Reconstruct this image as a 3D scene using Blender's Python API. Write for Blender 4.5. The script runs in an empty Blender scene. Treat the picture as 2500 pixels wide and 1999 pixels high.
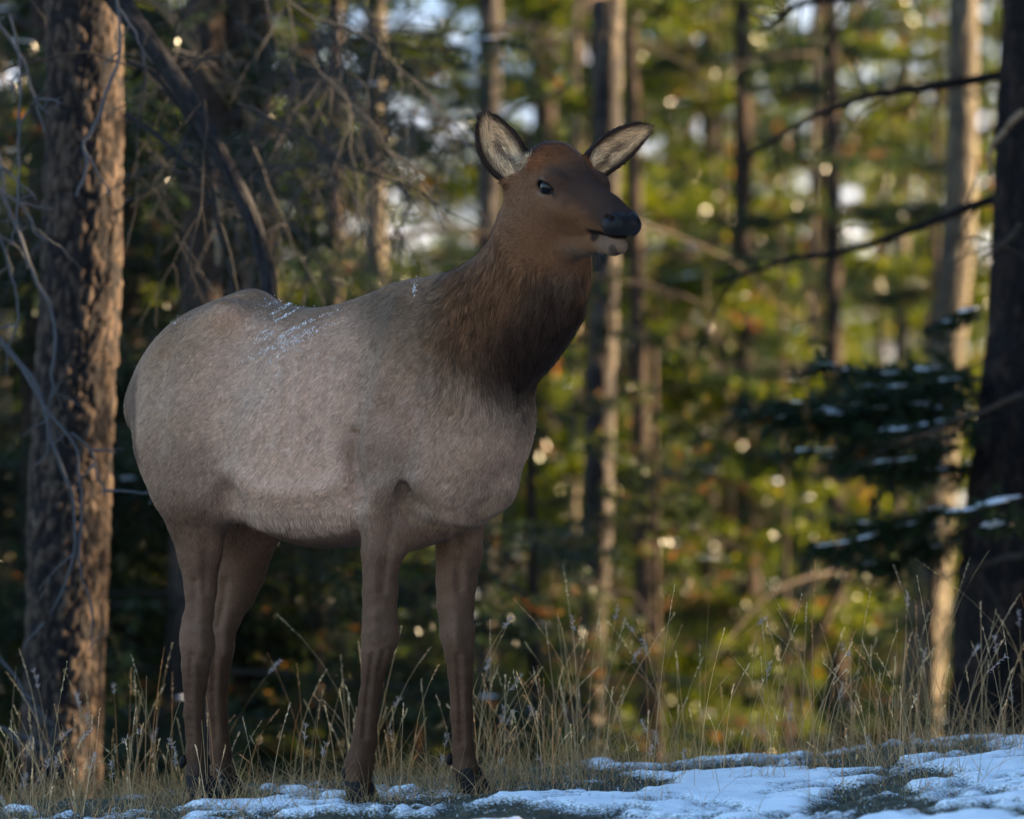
import bpy, math, random
import numpy as np
from mathutils import Vector

# ------------------------------------------------------------------ camera, sky, sun, exposure
sc = bpy.context.scene
col = sc.collection
K = 5.16e-5                       # metres per photo pixel (2500 wide) per metre of distance
FOCUS = 19.72
CAMZ = 1.0
cam_d = bpy.data.cameras.new("camera")
cam = bpy.data.objects.new("camera", cam_d); col.objects.link(cam)
cam.location = (0, 0, CAMZ); cam.rotation_euler = (math.radians(90), 0, 0)
cam_d.sensor_width = 36.0; cam_d.lens = 36.0 / (2500 * K)
cam_d.clip_start = 0.5; cam_d.clip_end = 3000
cam_d.dof.use_dof = True; cam_d.dof.focus_distance = FOCUS; cam_d.dof.aperture_fstop = 4.0
sc.camera = cam

SUN_AZ = 6.0     # degrees from +X towards +Y (right, a little behind the elk)
SUN_EL = 15.0
world = bpy.data.worlds.new("World"); sc.world = world; world.use_nodes = True
wn = world.node_tree.nodes; wl = world.node_tree.links
bg = wn.get("Background") or wn.new("ShaderNodeBackground")
sky = wn.new("ShaderNodeTexSky"); sky.sky_type = 'NISHITA'; sky.sun_disc = False
sky.sun_elevation = math.radians(SUN_EL); sky.sun_rotation = math.radians(90 - SUN_AZ)
sky.air_density = 1.0; sky.dust_density = 0.1; sky.ozone_density = 3.0
wl.new(sky.outputs[0], bg.inputs[0]); bg.inputs[1].default_value = 0.062
sun_d = bpy.data.lights.new("sun", 'SUN'); sun_d.energy = 5.0; sun_d.angle = math.radians(0.5)
sun_d.color = (1.0, 0.74, 0.44)
sun = bpy.data.objects.new("sun", sun_d); col.objects.link(sun)
_a, _e = math.radians(SUN_AZ), math.radians(SUN_EL)
SUNV = Vector((math.cos(_e) * math.cos(_a), math.cos(_e) * math.sin(_a), math.sin(_e)))
sun.rotation_euler = SUNV.to_track_quat('Z', 'Y').to_euler(); sun.location = SUNV * 60
vs = sc.view_settings
vs.view_transform = 'Standard'; vs.look = 'None'; vs.gamma = 1.0; vs.use_curve_mapping = False
vs.exposure = 3.08
sc.render.engine = 'CYCLES'
cy = sc.cycles
cy.use_denoising = True
try: cy.denoiser = 'OPENIMAGEDENOISE'
except Exception: pass
cy.max_bounces = 6; cy.diffuse_bounces = 3; cy.glossy_bounces = 2; cy.transmission_bounces = 4
cy.transparent_max_bounces = 8; cy.sample_clamp_indirect = 6.0
cy.use_adaptive_sampling = True; cy.adaptive_threshold = 0.012
try: sc.cycles_curves.shape = 'RIBBONS'
except Exception: pass

RNG = np.random.default_rng(11)

def W(px, py, dy=0.0):
    """point seen at photo pixel (px, py), at distance 20 + dy"""
    Y = 20.0 + dy
    return np.array([(px - 1250.0) * K * Y, Y, CAMZ - (py - 999.5) * K * Y])
D = 2500.0 / 2156.0
def WD(px, py, Y):
    return W(px * D, py * D, Y - 20.0)

# ------------------------------------------------------------------ noise
def _h(ix, iy, iz, seed):
    n = (ix.astype(np.int64) * 374761393 + iy.astype(np.int64) * 668265263 + iz.astype(np.int64) * 2147483647 + seed * 1274126177) & 0xffffffff
    n = ((n ^ (n >> 13)) * 1274126177) & 0xffffffff
    n = ((n ^ (n >> 16)) * 2246822519) & 0xffffffff
    return ((n ^ (n >> 15)) & 0xffffff).astype(np.float32) / 16777215.0
def vnoise(x, y, z, seed=0):
    ix, iy, iz = np.floor(x), np.floor(y), np.floor(z)
    fx, fy, fz = x - ix, y - iy, z - iz
    fx = fx * fx * (3 - 2 * fx); fy = fy * fy * (3 - 2 * fy); fz = fz * fz * (3 - 2 * fz)
    def c(a, b, d): return _h(ix + a, iy + b, iz + d, seed)
    x00 = c(0,0,0) * (1-fx) + c(1,0,0) * fx; x10 = c(0,1,0) * (1-fx) + c(1,1,0) * fx
    x01 = c(0,0,1) * (1-fx) + c(1,0,1) * fx; x11 = c(0,1,1) * (1-fx) + c(1,1,1) * fx
    return (x00 * (1-fy) + x10 * fy) * (1-fz) + (x01 * (1-fy) + x11 * fy) * fz
def fbm(x, y, z=None, seed=0, oct=4):
    if z is None: z = np.zeros_like(x) + 0.37
    s = 0; a = 0.5; t = 0
    for o in range(oct):
        f = 2.03 ** o
        s = s + a * vnoise(x * f + 11.3 * o, y * f - 7.1 * o, z * f + 3.7 * o, seed + o); t += a; a *= 0.5
    return s / t                       # 0..1
def cells(x, y, seed=0, wrap=None):
    ix, iy = np.floor(x), np.floor(y)
    f1 = np.full(x.shape, 9.0); f2 = np.full(x.shape, 9.0); cid = np.zeros(x.shape)
    for a in (-1, 0, 1):
        for b in (-1, 0, 1):
            jx, jy = ix + a, iy + b
            hx = np.mod(jx, wrap) if wrap else jx
            ox = _h(hx, jy, jy * 0, seed); oy = _h(hx, jy, jy * 0 + 1, seed)
            d = np.hypot(jx + ox - x, jy + oy - y)
            idv = _h(hx, jy, jy * 0 + 2, seed)
            n1 = d < f1
            f2 = np.where(n1, f1, np.minimum(f2, d)); cid = np.where(n1, idv, cid); f1 = np.where(n1, d, f1)
    return f1, f2, cid
def sstep(a, b, x):
    t = np.clip((x - a) / (b - a), 0, 1); return t * t * (3 - 2 * t)

# ------------------------------------------------------------------ mesh helpers
class MB:
    """collects vertices, quads / triangles and vertex colours, links them as ONE mesh object"""
    def __init__(s): s.v = []; s.q = []; s.t = []; s.c = []; s.n = 0
    def add(s, v, quads=None, tris=None, c=(0.5, 0.5, 0.5)):
        v = np.asarray(v, np.float32).reshape(-1, 3)
        c = np.asarray(c, np.float32)
        if c.ndim == 1: c = np.tile(c, (len(v), 1))
        s.v.append(v); s.c.append(c)
        if quads is not None and len(quads): s.q.append(np.asarray(quads, np.int64).reshape(-1, 4) + s.n)
        if tris is not None and len(tris): s.t.append(np.asarray(tris, np.int64).reshape(-1, 3) + s.n)
        s.n += len(v)
    def data(s):
        v = np.concatenate(s.v); c = np.concatenate(s.c)
        q = np.concatenate(s.q) if s.q else np.zeros((0, 4), np.int64)
        t = np.concatenate(s.t) if s.t else np.zeros((0, 3), np.int64)
        return v, q, t, c
    def mesh(s, name, mat, smooth=True):
        v, q, t, c = s.data()
        return make_mesh(name, v, q, t, c, mat, smooth)
    def build(s, name, mat, parent=None, smooth=True):
        return link(name, s.mesh(name, mat, smooth), parent)
def make_mesh(name, v, q, t, c, mat, smooth=True):
    me = bpy.data.meshes.new(name)
    me.vertices.add(len(v)); me.vertices.foreach_set('co', np.ascontiguousarray(v, np.float32).ravel())
    nl = len(q) * 4 + len(t) * 3
    me.loops.add(nl); me.polygons.add(len(q) + len(t))
    me.loops.foreach_set('vertex_index', np.concatenate([q.ravel(), t.ravel()]).astype(np.int32))
    ls = np.concatenate([np.arange(len(q)) * 4, len(q) * 4 + np.arange(len(t)) * 3]).astype(np.int32)
    me.polygons.foreach_set('loop_start', ls)
    me.polygons.foreach_set('use_smooth', np.full(len(ls), smooth))
    me.update(calc_edges=True)
    if c is not None:
        at = me.attributes.new('col', 'FLOAT_COLOR', 'POINT')
        at.data.foreach_set('color', np.concatenate([c, np.ones((len(c), 1), np.float32)], 1).astype(np.float32).ravel())
    me.materials.append(mat)
    return me
def link(name, data, parent=None, loc=None, rz=0.0):
    o = bpy.data.objects.new(name, data); col.objects.link(o)
    if parent is not None: o.parent = parent
    if loc is not None: o.location = loc
    o.rotation_euler.z = rz
    return o
def tag(o, label=None, cat=None, group=None, kind=None):
    if label: o['label'] = label
    if cat: o['category'] = cat
    if group: o['group'] = group
    if kind: o['kind'] = kind
    return o
def empty(name, loc, rz=0.0):
    return link(name, None, None, loc, rz)
def nrm(a): return a / np.maximum(np.linalg.norm(a, axis=-1, keepdims=True), 1e-9)
def tubes(P, R, sides=4):
    """batched tubes: P [N,S,3], R [N,S]"""
    P = np.asarray(P, float); R = np.asarray(R, float)
    N, S = P.shape[:2]
    T = nrm(np.gradient(P, axis=1))
    ref = np.where(np.abs(T[..., 2:3]) > 0.8, np.array([1.0, 0.2, 0]), np.array([0.1, 0.2, 1.0]))
    A = nrm(np.cross(T, ref)); B = np.cross(T, A)
    an = np.arange(sides) * 2 * np.pi / sides
    V = P[:, :, None] + R[:, :, None, None] * (A[:, :, None] * np.cos(an)[:, None] + B[:, :, None] * np.sin(an)[:, None])
    idx = np.arange(N * S * sides).reshape(N, S, sides)
    a = idx[:, :-1]; b = idx[:, 1:]
    Q = np.stack([a, np.roll(a, -1, 2), np.roll(b, -1, 2), b], -1).reshape(-1, 4)
    return V.reshape(-1, 3), Q
def resample(pts, n):
    """smooth Catmull-Rom polyline through pts, n points evenly along it"""
    p = np.asarray(pts, float)
    e = np.vstack([2 * p[0] - p[1], p, 2 * p[-1] - p[-2]])
    out = []
    for i in range(len(p) - 1):
        t = np.linspace(0, 1, 16, endpoint=False)[:, None]
        a, b, c, d = e[i], e[i+1], e[i+2], e[i+3]
        out.append(0.5 * (2*b + (c-a)*t + (2*a-5*b+4*c-d)*t*t + (3*b-a-3*c+d)*t**3))
    q = np.vstack(out + [p[-1:]])
    s = np.concatenate([[0], np.cumsum(np.linalg.norm(np.diff(q[:, :3], axis=0), axis=1))])
    u = np.linspace(0, s[-1], n)
    return np.stack([np.interp(u, s, q[:, k]) for k in range(q.shape[1])], 1)

# ------------------------------------------------------------------ materials
def mat_new(name):
    m = bpy.data.materials.new(name); m.use_nodes = True
    n = m.node_tree.nodes; n.clear()
    o = n.new('ShaderNodeOutputMaterial')
    return m, n, m.node_tree.links, o
def attr(n, name):
    a = n.new('ShaderNodeAttribute'); a.attribute_name = name; return a
def mat_col(name, rough=0.8, spec=0.3, noise_scale=None, noise_amt=0.3, bump=0.0, bump_scale=60):
    m, n, l, o = mat_new(name)
    b = n.new('ShaderNodeBsdfPrincipled'); a = attr(n, 'col')
    b.inputs['Roughness'].default_value = rough; b.inputs['Specular IOR Level'].default_value = spec
    src = a.outputs['Color']
    if noise_scale:
        tc = n.new('ShaderNodeTexCoord'); nz = n.new('ShaderNodeTexNoise'); nz.inputs['Scale'].default_value = noise_scale
        nz.inputs['Detail'].default_value = 6
        l.new(tc.outputs['Object'], nz.inputs['Vector'])
        mr = n.new('ShaderNodeMapRange'); mr.inputs[1].default_value = 0.3; mr.inputs[2].default_value = 0.7
        mr.inputs[3].default_value = 1 - noise_amt; mr.inputs[4].default_value = 1 + noise_amt
        l.new(nz.outputs[0], mr.inputs[0])
        mx = n.new('ShaderNodeMix'); mx.data_type = 'RGBA'; mx.blend_type = 'MULTIPLY'; mx.inputs[0].default_value = 1
        l.new(src, mx.inputs[6]); l.new(mr.outputs[0], mx.inputs[7]); src = mx.outputs[2]
    l.new(src, b.inputs['Base Color'])
    if bump:
        tc2 = n.new('ShaderNodeTexCoord'); nb = n.new('ShaderNodeTexNoise'); nb.inputs['Scale'].default_value = bump_scale; nb.inputs['Detail'].default_value = 5
        l.new(tc2.outputs['Object'], nb.inputs['Vector'])
        bp = n.new('ShaderNodeBump'); bp.inputs['Strength'].default_value = bump; bp.inputs['Distance'].default_value = 0.01
        l.new(nb.outputs[0], bp.inputs['Height']); l.new(bp.outputs[0], b.inputs['Normal'])
    l.new(b.outputs[0], o.inputs[0])
    return m
def mat_leaf(name, trans=0.4, rough=0.45):
    m, n, l, o = mat_new(name)
    a = attr(n, 'col')
    b = n.new('ShaderNodeBsdfPrincipled'); b.inputs['Roughness'].default_value = rough; b.inputs['Specular IOR Level'].default_value = 0.28
    l.new(a.outputs['Color'], b.inputs['Base Color'])
    t = n.new('ShaderNodeBsdfTranslucent')
    hs = n.new('ShaderNodeHueSaturation'); hs.inputs['Value'].default_value = 1.9; hs.inputs['Saturation'].default_value = 1.1; hs.inputs['Hue'].default_value = 0.485
    l.new(a.outputs['Color'], hs.inputs['Color']); l.new(hs.outputs[0], t.inputs['Color'])
    mx = n.new('ShaderNodeMixShader'); mx.inputs[0].default_value = trans
    l.new(b.outputs[0], mx.inputs[1]); l.new(t.outputs[0], mx.inputs[2]); l.new(mx.outputs[0], o.inputs[0])
    return m
M_BARK = mat_col('bark', 0.95, 0.05, 45, 0.35, 0.5, 120)
M_TWIG = mat_col('twig', 0.9, 0.08)
M_NEEDLE = mat_leaf('needles', 0.45, 0.22)
M_GRASS = mat_leaf('dry_grass', 0.3, 0.6)
M_SNOWC = mat_col('snow_clump', 0.6, 0.3, None, 0, 0.4, 90)

def mat_ground():
    m, n, l, o = mat_new('ground')
    b = n.new('ShaderNodeBsdfPrincipled'); b.inputs['Roughness'].default_value = 0.75; b.inputs['Specular IOR Level'].default_value = 0.25
    a = attr(n, 'snow'); tc = n.new('ShaderNodeTexCoord')
    n1 = n.new('ShaderNodeTexNoise'); n1.inputs['Scale'].default_value = 30; n1.inputs['Detail'].default_value = 8
    n2 = n.new('ShaderNodeTexNoise'); n2.inputs['Scale'].default_value = 140; n2.inputs['Detail'].default_value = 4
    l.new(tc.outputs['Object'], n1.inputs['Vector']); l.new(tc.outputs['Object'], n2.inputs['Vector'])
    r = n.new('ShaderNodeValToRGB'); e = r.color_ramp.elements
    e[0].position = 0.3; e[0].color = (0.018, 0.016, 0.010, 1); e[1].position = 0.72; e[1].color = (0.11, 0.085, 0.045, 1)
    k = e.new(0.5); k.color = (0.045, 0.045, 0.022, 1)
    l.new(n1.outputs[0], r.inputs[0])
    ad = n.new('ShaderNodeMath'); ad.operation = 'MULTIPLY_ADD'; ad.inputs[1].default_value = 0.7; 
    l.new(n2.outputs[0], ad.inputs[0]); l.new(a.outputs['Fac'], ad.inputs[2])
    mr = n.new('ShaderNodeMapRange'); mr.inputs[1].default_value = 0.72; mr.inputs[2].default_value = 0.95
    l.new(ad.outputs[0], mr.inputs[0])
    mx = n.new('ShaderNodeMix'); mx.data_type = 'RGBA'; l.new(mr.outputs[0], mx.inputs[0]); l.new(r.outputs[0], mx.inputs[6])
    mx.inputs[7].default_value = (0.86, 0.88, 0.90, 1)
    l.new(mx.outputs[2], b.inputs['Base Color'])
    bp = n.new('ShaderNodeBump'); bp.inputs['Strength'].default_value = 0.55; bp.inputs['Distance'].default_value = 0.006
    n3 = n.new('ShaderNodeTexNoise'); n3.inputs['Scale'].default_value = 110; n3.inputs['Detail'].default_value = 5
    l.new(tc.outputs['Object'], n3.inputs['Vector'])
    l.new(n3.outputs[0], bp.inputs['Height']); l.new(bp.outputs[0], b.inputs['Normal']); l.new(b.outputs[0], o.inputs[0])
    return m

# ------------------------------------------------------------------ the ground: one sheet, a crest with patchy snow, lower forest floor behind
def base_h(x, y):
    tilt = 0.045 + 0.060 * np.clip(x, -4, 4) - 0.030 * sstep(0.0, 0.5, x) + 0.020 * sstep(0.5, 1.3, x) + 0.25 * sstep(4, 30, np.abs(x)) * np.sign(x)
    h = tilt * sstep(2, 14, y) + 0.02 * (1 - sstep(2, 14, y))
    crest = 20.75 + 0.25 * np.sin(x * 1.3 + 0.6)
    h = h - 1.65 * sstep(crest, crest + 7.5, y) + 2.2 * sstep(48, 130, y) + 9 * sstep(110, 500, y)
    h = h + (95 + 60 * np.sin(x * 0.006 + 1.0) + 25 * np.sin(x * 0.019)) * sstep(640, 790, y) + 120 * sstep(760, 1100, y)
    return h
def snow_mask(x, y):
    a = fbm(x * 2.1 + 3, y * 1.15, seed=5, oct=4)
    b = fbm(x * 8.0, y * 5.0, seed=9, oct=3)
    m = (a - 0.5) * 2.4 + (b - 0.5) * 2.2
    lean = 0.02 + 0.17 * np.clip(x, -2, 2) - 0.34 * sstep(19.9, 20.7, y) * (y < 22)
    return m + lean
def ground_h(x, y):
    near = sstep(14, 16.5, y) * (1 - sstep(23, 26, y)) * (1 - sstep(2.6, 4, np.abs(x)))
    m = snow_mask(x, y)
    und = 0.05 * (fbm(x * 0.9, y * 0.9, seed=21, oct=2) - 0.5) + 0.042 * (fbm(x * 5, y * 4, seed=23, oct=3) - 0.5)
    snow = 0.026 * sstep(-0.05, 0.35, m) + 0.020 * (fbm(x * 13, y * 10, seed=27, oct=3) - 0.5)
    moss = 0.030 * (fbm(x * 18, y * 18, seed=31, oct=3) - 0.4) * (1 - sstep(0, 0.3, m))
    far = 0.5 * (fbm(x * 0.11, y * 0.11, seed=41, oct=3) - 0.5) * sstep(24, 40, y)
    return base_h(x, y) + near * (und + snow + moss) + far
def build_ground():
    fx = np.arange(-2.1, 2.101, 0.0115)
    ox = np.concatenate([np.linspace(2.2, 8, 24), np.geomspace(9, 900, 26)])
    xs = np.concatenate([-ox[::-1], fx, ox])
    ys = np.concatenate([np.geomspace(900, 3, 14)[:-1] * -1, np.linspace(-3, 15.8, 24), np.arange(16.0, 21.6, 0.0125), np.linspace(21.65, 27, 60), np.linspace(27.5, 60, 60), np.geomspace(62, 600, 30), np.linspace(620, 1150, 60), [1500, 2500]])
    X, Y = np.meshgrid(xs, ys, indexing='ij')
    Z = ground_h(X, Y)
    v = np.stack([X, Y, Z], -1).reshape(-1, 3)
    i = np.arange(len(xs) * len(ys)).reshape(len(xs), len(ys))
    q = np.stack([i[:-1, :-1], i[1:, :-1], i[1:, 1:], i[:-1, 1:]], -1).reshape(-1, 4)
    me = make_mesh('ground', v, q, np.zeros((0, 3), np.int64), None, mat_ground())
    s = snow_mask(X, Y)
    sfar = np.where(Y > 560, 0.40 + 1.4 * (fbm(X * 0.03, Y * 0.03, seed=57, oct=4) - 0.5), 0) + (Y < 560) * (fbm(X * 0.5, Y * 0.35, seed=51, oct=4) - 0.52) * 3
    s = np.where(Y > 24, sfar, s + 0.55 * sstep(16.5, 12, Y))  # more unseen snow towards the camera, added to bounce light onto the elk
    at = me.attributes.new('snow', 'FLOAT', 'POINT')
    at.data.foreach_set('value', (0.35 + 0.8 * s).clip(0, 1).astype(np.float32).ravel())
    tag(link('ground', me), kind='structure')
build_ground()
def gz(x, y): return float(ground_h(np.array([float(x)]), np.array([float(y)]))[0])

# ------------------------------------------------------------------ trunks with real bark relief
def trunk_arrays(path, plate=(0.03, 0.075), depth=0.012, res=0.008, cols=((0.035, 0.028, 0.024), (0.055, 0.040, 0.033), (0.02, 0.018, 0.017)), seed=0, zoff=0):
    """path: list of (x, y, z, r). Returns verts, quads, colours"""
    path = np.asarray(path, float)
    L = np.linalg.norm(np.diff(path[:, :3], axis=0), axis=1).sum()
    nS = max(8, int(L / res)); rmax = path[:, 3].max()
    nA = int(np.clip(2 * np.pi * rmax / res, 10, 260))
    p = resample(path, nS)
    T = nrm(np.gradient(p[:, :3], axis=0))
    A = nrm(np.cross(T, np.array([0.0, 1, 0.03]))); B = np.cross(T, A)
    an = np.linspace(0, 2 * np.pi, nA, endpoint=False)
    s = np.linspace(0, L, nS)
    S, AN = np.meshgrid(s, an, indexing='ij')
    wrap = max(3, round(2 * np.pi * rmax / plate[0]))
    wb2 = fbm(np.cos(AN) * 1.6 + 5, np.sin(AN) * 1.6, S * 2.2, seed=seed + 5, oct=2) - 0.5
    cx = AN / (2 * np.pi) * wrap + wb2 * 1.8; cyy = S / plate[1] * 1.0 + wb2 * 2.0
    wob = fbm(np.cos(AN) * 3 + S * 2, np.sin(AN) * 3, S * 5, seed=seed + 3, oct=2) - 0.5
    f1, f2, cid = cells(cx + 0 * wob, cyy + wob * 2.6, seed=seed, wrap=wrap)
    edge = sstep(0.02, 0.30, f2 - f1)
    fine = fbm(np.cos(AN) * rmax * 60, np.sin(AN) * rmax * 60, S * 40, seed=seed + 7, oct=3) - 0.5
    big = fbm(np.cos(AN) * 1.3, np.sin(AN) * 1.3, S * 1.6, seed=seed + 17, oct=2) - 0.5
    disp = depth * (edge * (0.45 + 0.8 * cid) - 0.7) + depth * 0.55 * fine + rmax * 0.16 * big
    Rr = p[:, 3][:, None] + disp * np.minimum(1, p[:, 3][:, None] / rmax + 0.1)
    V = p[:, None, :3] + Rr[..., None] * (A[:, None] * np.cos(AN)[..., None] + B[:, None] * np.sin(AN)[..., None])
    idx = np.arange(nS * nA).reshape(nS, nA); a, b = idx[:-1], idx[1:]
    Q = np.stack([a, np.roll(a, -1, 1), np.roll(b, -1, 1), b], -1).reshape(-1, 4)
    c0, c1, c2 = [np.array(c) for c in cols]
    w = sstep(0.35, 0.75, cid)[..., None]
    C = c0 * (1 - w) + c1 * w
    w2 = (1 - edge)[..., None] * 0.8
    C = C * (1 - w2) + c2 * w2
    lic = sstep(0.58, 0.72, fbm(np.cos(AN) * 2, np.sin(AN) * 2, S * 3.1, seed=seed + 29, oct=3))[..., None] * 0.35
    C = C * (1 - lic) + C * 1.5 * lic
    return V.reshape(-1, 3), Q, C.reshape(-1, 3)
def trunk_part(path, parent, name='trunk', origin=None, **kw):
    v, q, c = trunk_arrays(path, **kw)
    if origin is not None: v = v - np.asarray(origin)
    m = MB(); m.add(v, q, None, c)
    return m.build(name, M_BARK, parent)

# ------------------------------------------------------------------ conifer foliage
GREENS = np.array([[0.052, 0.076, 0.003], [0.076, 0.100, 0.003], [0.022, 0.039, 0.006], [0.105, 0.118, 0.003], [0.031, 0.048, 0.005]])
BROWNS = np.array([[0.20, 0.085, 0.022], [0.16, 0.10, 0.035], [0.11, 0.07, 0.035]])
SHADE_GREENS = np.array([[0.012, 0.026, 0.012], [0.018, 0.032, 0.011], [0.010, 0.021, 0.012], [0.022, 0.034, 0.010]])  # needles of spruces in shade, the shade put into the colour
def needle_cards(mb, base, axis, rng, L, wd, pal, brown=0.06, spread=0.9):
    """one diamond quad per needle (or needle tuft) growing out of twig points `base` along `axis`"""
    n = len(base)
    r = rng.normal(size=(n, 3)); r = nrm(r - (r * axis).sum(1, keepdims=True) * axis)
    d = nrm(axis * rng.uniform(0.45, 1.1, (n, 1)) + r * spread)
    l = L * rng.uniform(0.65, 1.25, (n, 1))
    side = nrm(np.cross(d, rng.normal(size=(n, 3)))) * (wd * rng.uniform(0.7, 1.3, (n, 1)))
    a = base; b = base + d * l * 0.45 + side; c = base + d * l; e = base + d * l * 0.45 - side
    v = np.stack([a, b, c, e], 1).reshape(-1, 3)
    q = np.arange(n * 4).reshape(n, 4)
    cc = pal[rng.integers(0, len(pal), n)] * rng.uniform(0.7, 1.35, (n, 1))
    return v, q, cc
def bough(mb, rng, root, direc, length, fine, pal, brown=0.05, droop=0.25, snow=None, dens=1.0, twcol=(0.04, 0.03, 0.024)):
    """a flat spray of conifer foliage with its twigs; fine = (needle length, needle half width, needles per metre, twig spacing)"""
    nl, nw, per_m, sp = fine
    direc = nrm(np.asarray(direc, float))
    s = np.linspace(0, 1, 9)
    side0 = nrm(np.cross(direc, np.array([0, 0, 1.0]))); up0 = np.cross(side0, direc)
    bend = rng.normal(0, 0.06) * length
    spine = root + direc * length * s[:, None] + np.array([0, 0, -droop * length]) * (s[:, None] ** 1.8) + side0 * bend * (s[:, None] ** 2)
    spine[:, 2] += 0.10 * length * np.clip(s - 0.75, 0, 1) * 2
    spine[1:] += rng.normal(0, 0.012 * length, (8, 3))
    n_tw = max(4, int(length / sp))
    tw_u = np.sort(rng.uniform(0.12, 1.0, n_tw * 2))
    sgn = np.where(np.arange(n_tw * 2) % 2 == 0, 1, -1)
    P0 = np.stack([np.interp(tw_u, s, spine[:, k]) for k in range(3)], 1)
    ax = nrm(np.stack([np.interp(tw_u, s, np.gradient(spine[:, k], s)) for k in range(3)], 1))
    tl = length * 0.42 * (1.05 - tw_u) ** 0.75 * rng.uniform(0.6, 1.2, n_tw * 2) + length * 0.06
    sd = nrm(ax * rng.uniform(0.5, 1.0, (n_tw * 2, 1)) + side0 * sgn[:, None] * rng.uniform(0.6, 1.1, (n_tw * 2, 1)) + up0 * rng.normal(0.02, 0.22, (n_tw * 2, 1)))
    q5 = np.linspace(0, 1, 5)[None, :, None]
    TP = P0[:, None] + sd[:, None] * tl[:, None, None] * q5 + np.array([0, 0, -1.0]) * (tl[:, None, None] * 0.25 * q5 ** 2)
    # sub twigs
    k2 = 3
    u2 = rng.uniform(0.2, 0.9, (len(TP), k2))
    B0 = P0[:, None] + sd[:, None] * (tl[:, None] * u2)[..., None]; B0[..., 2] -= tl[:, None] * 0.25 * u2 ** 2
    sd2 = nrm(sd[:, None] + nrm(rng.normal(size=(len(TP), k2, 3)) * np.array([1, 1, 0.35])) * 0.9)
    l2 = tl[:, None] * rng.uniform(0.25, 0.5, (len(TP), k2))
    TP2 = (B0[:, :, None] + sd2[:, :, None] * l2[..., None, None] * q5[None]).reshape(-1, 5, 3)
    allT = np.concatenate([TP, TP2]); allL = np.concatenate([tl, l2.ravel()])
    v, q = tubes(spine[None], (np.linspace(0.0085, 0.002, 9) * length / 1.1)[None], 5); mb.add(v, q, None, twcol)
    rad = np.outer(0.0022 + 0.002 * allL, np.linspace(1, 0.4, 5)); v, q = tubes(allT, rad, 3); mb.add(v, q, None, twcol)
    cnt = np.maximum(2, (allL * per_m * dens).astype(int))
    tid = np.repeat(np.arange(len(allT)), cnt)
    uu = rng.uniform(0.05, 1, len(tid)) * 4; i0 = np.minimum(uu.astype(int), 3); fr = (uu - i0)[:, None]
    base = allT[tid, i0] * (1 - fr) + allT[tid, i0 + 1] * fr
    axis = nrm(allT[tid, i0 + 1] - allT[tid, i0])
    v, q, cc = needle_cards(mb, base, axis, rng, nl, nw, pal)
    bt = rng.random(len(allT)) < brown
    isb = bt[tid]
    cc[isb] = BROWNS[rng.integers(0, len(BROWNS), isb.sum())] * rng.uniform(0.7, 1.2, (isb.sum(), 1))
    mb.add(v, q, None, np.repeat(cc, 4, 0))
    if snow is not None:
        for _ in range(snow.get('n', 6)):
            u = rng.uniform(0.25, 0.95); c0 = np.array([np.interp(u, s, spine[:, k]) for k in range(3)]) + side0 * rng.normal(0, 0.08 * length)
            snow_lump(snow['mb'], rng, c0 + np.array([0, 0, 0.012]), snow.get('size', 0.07) * rng.uniform(0.5, 1.3), direc)
def snow_lump(mb, rng, c, r, d):
    th = np.linspace(0, np.pi, 7)[:, None]; ph = np.linspace(0, 2 * np.pi, 10, endpoint=False)[None]
    x = np.sin(th) * np.cos(ph); y = np.sin(th) * np.sin(ph); z = np.cos(th) + 0 * ph
    d2 = nrm(np.array([d[0], d[1], d[2] * 0.6 - 0.05])); sd = nrm(np.cross(d2, [0, 0, 1.0]))
    k = 1 + 0.6 * (vnoise(x * 1.7 + c[0] * 9, y * 1.7 + c[1] * 9, z * 1.7, 3) - 0.5) * 2
    v = c + (d2 * (x * k * r * 2.0)[..., None] + sd * (y * k * r * 0.7)[..., None] + np.array([0, 0, 1.0]) * (np.where(z > 0, z, z * 0.4) * k * r * 0.24)[..., None])
    i = np.arange(70).reshape(7, 10); a, b = i[:-1], i[1:]
    mb.add(v.reshape(-1, 3), np.stack([a, b, np.roll(b, -1, 1), np.roll(a, -1, 1)], -1).reshape(-1, 4), None, (0.85, 0.87, 0.9))
FINE = (0.024, 0.0016, 420, 0.075)
MID = (0.050, 0.0055, 75, 0.11)
COARSE = (0.085, 0.013, 28, 0.17)

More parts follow.
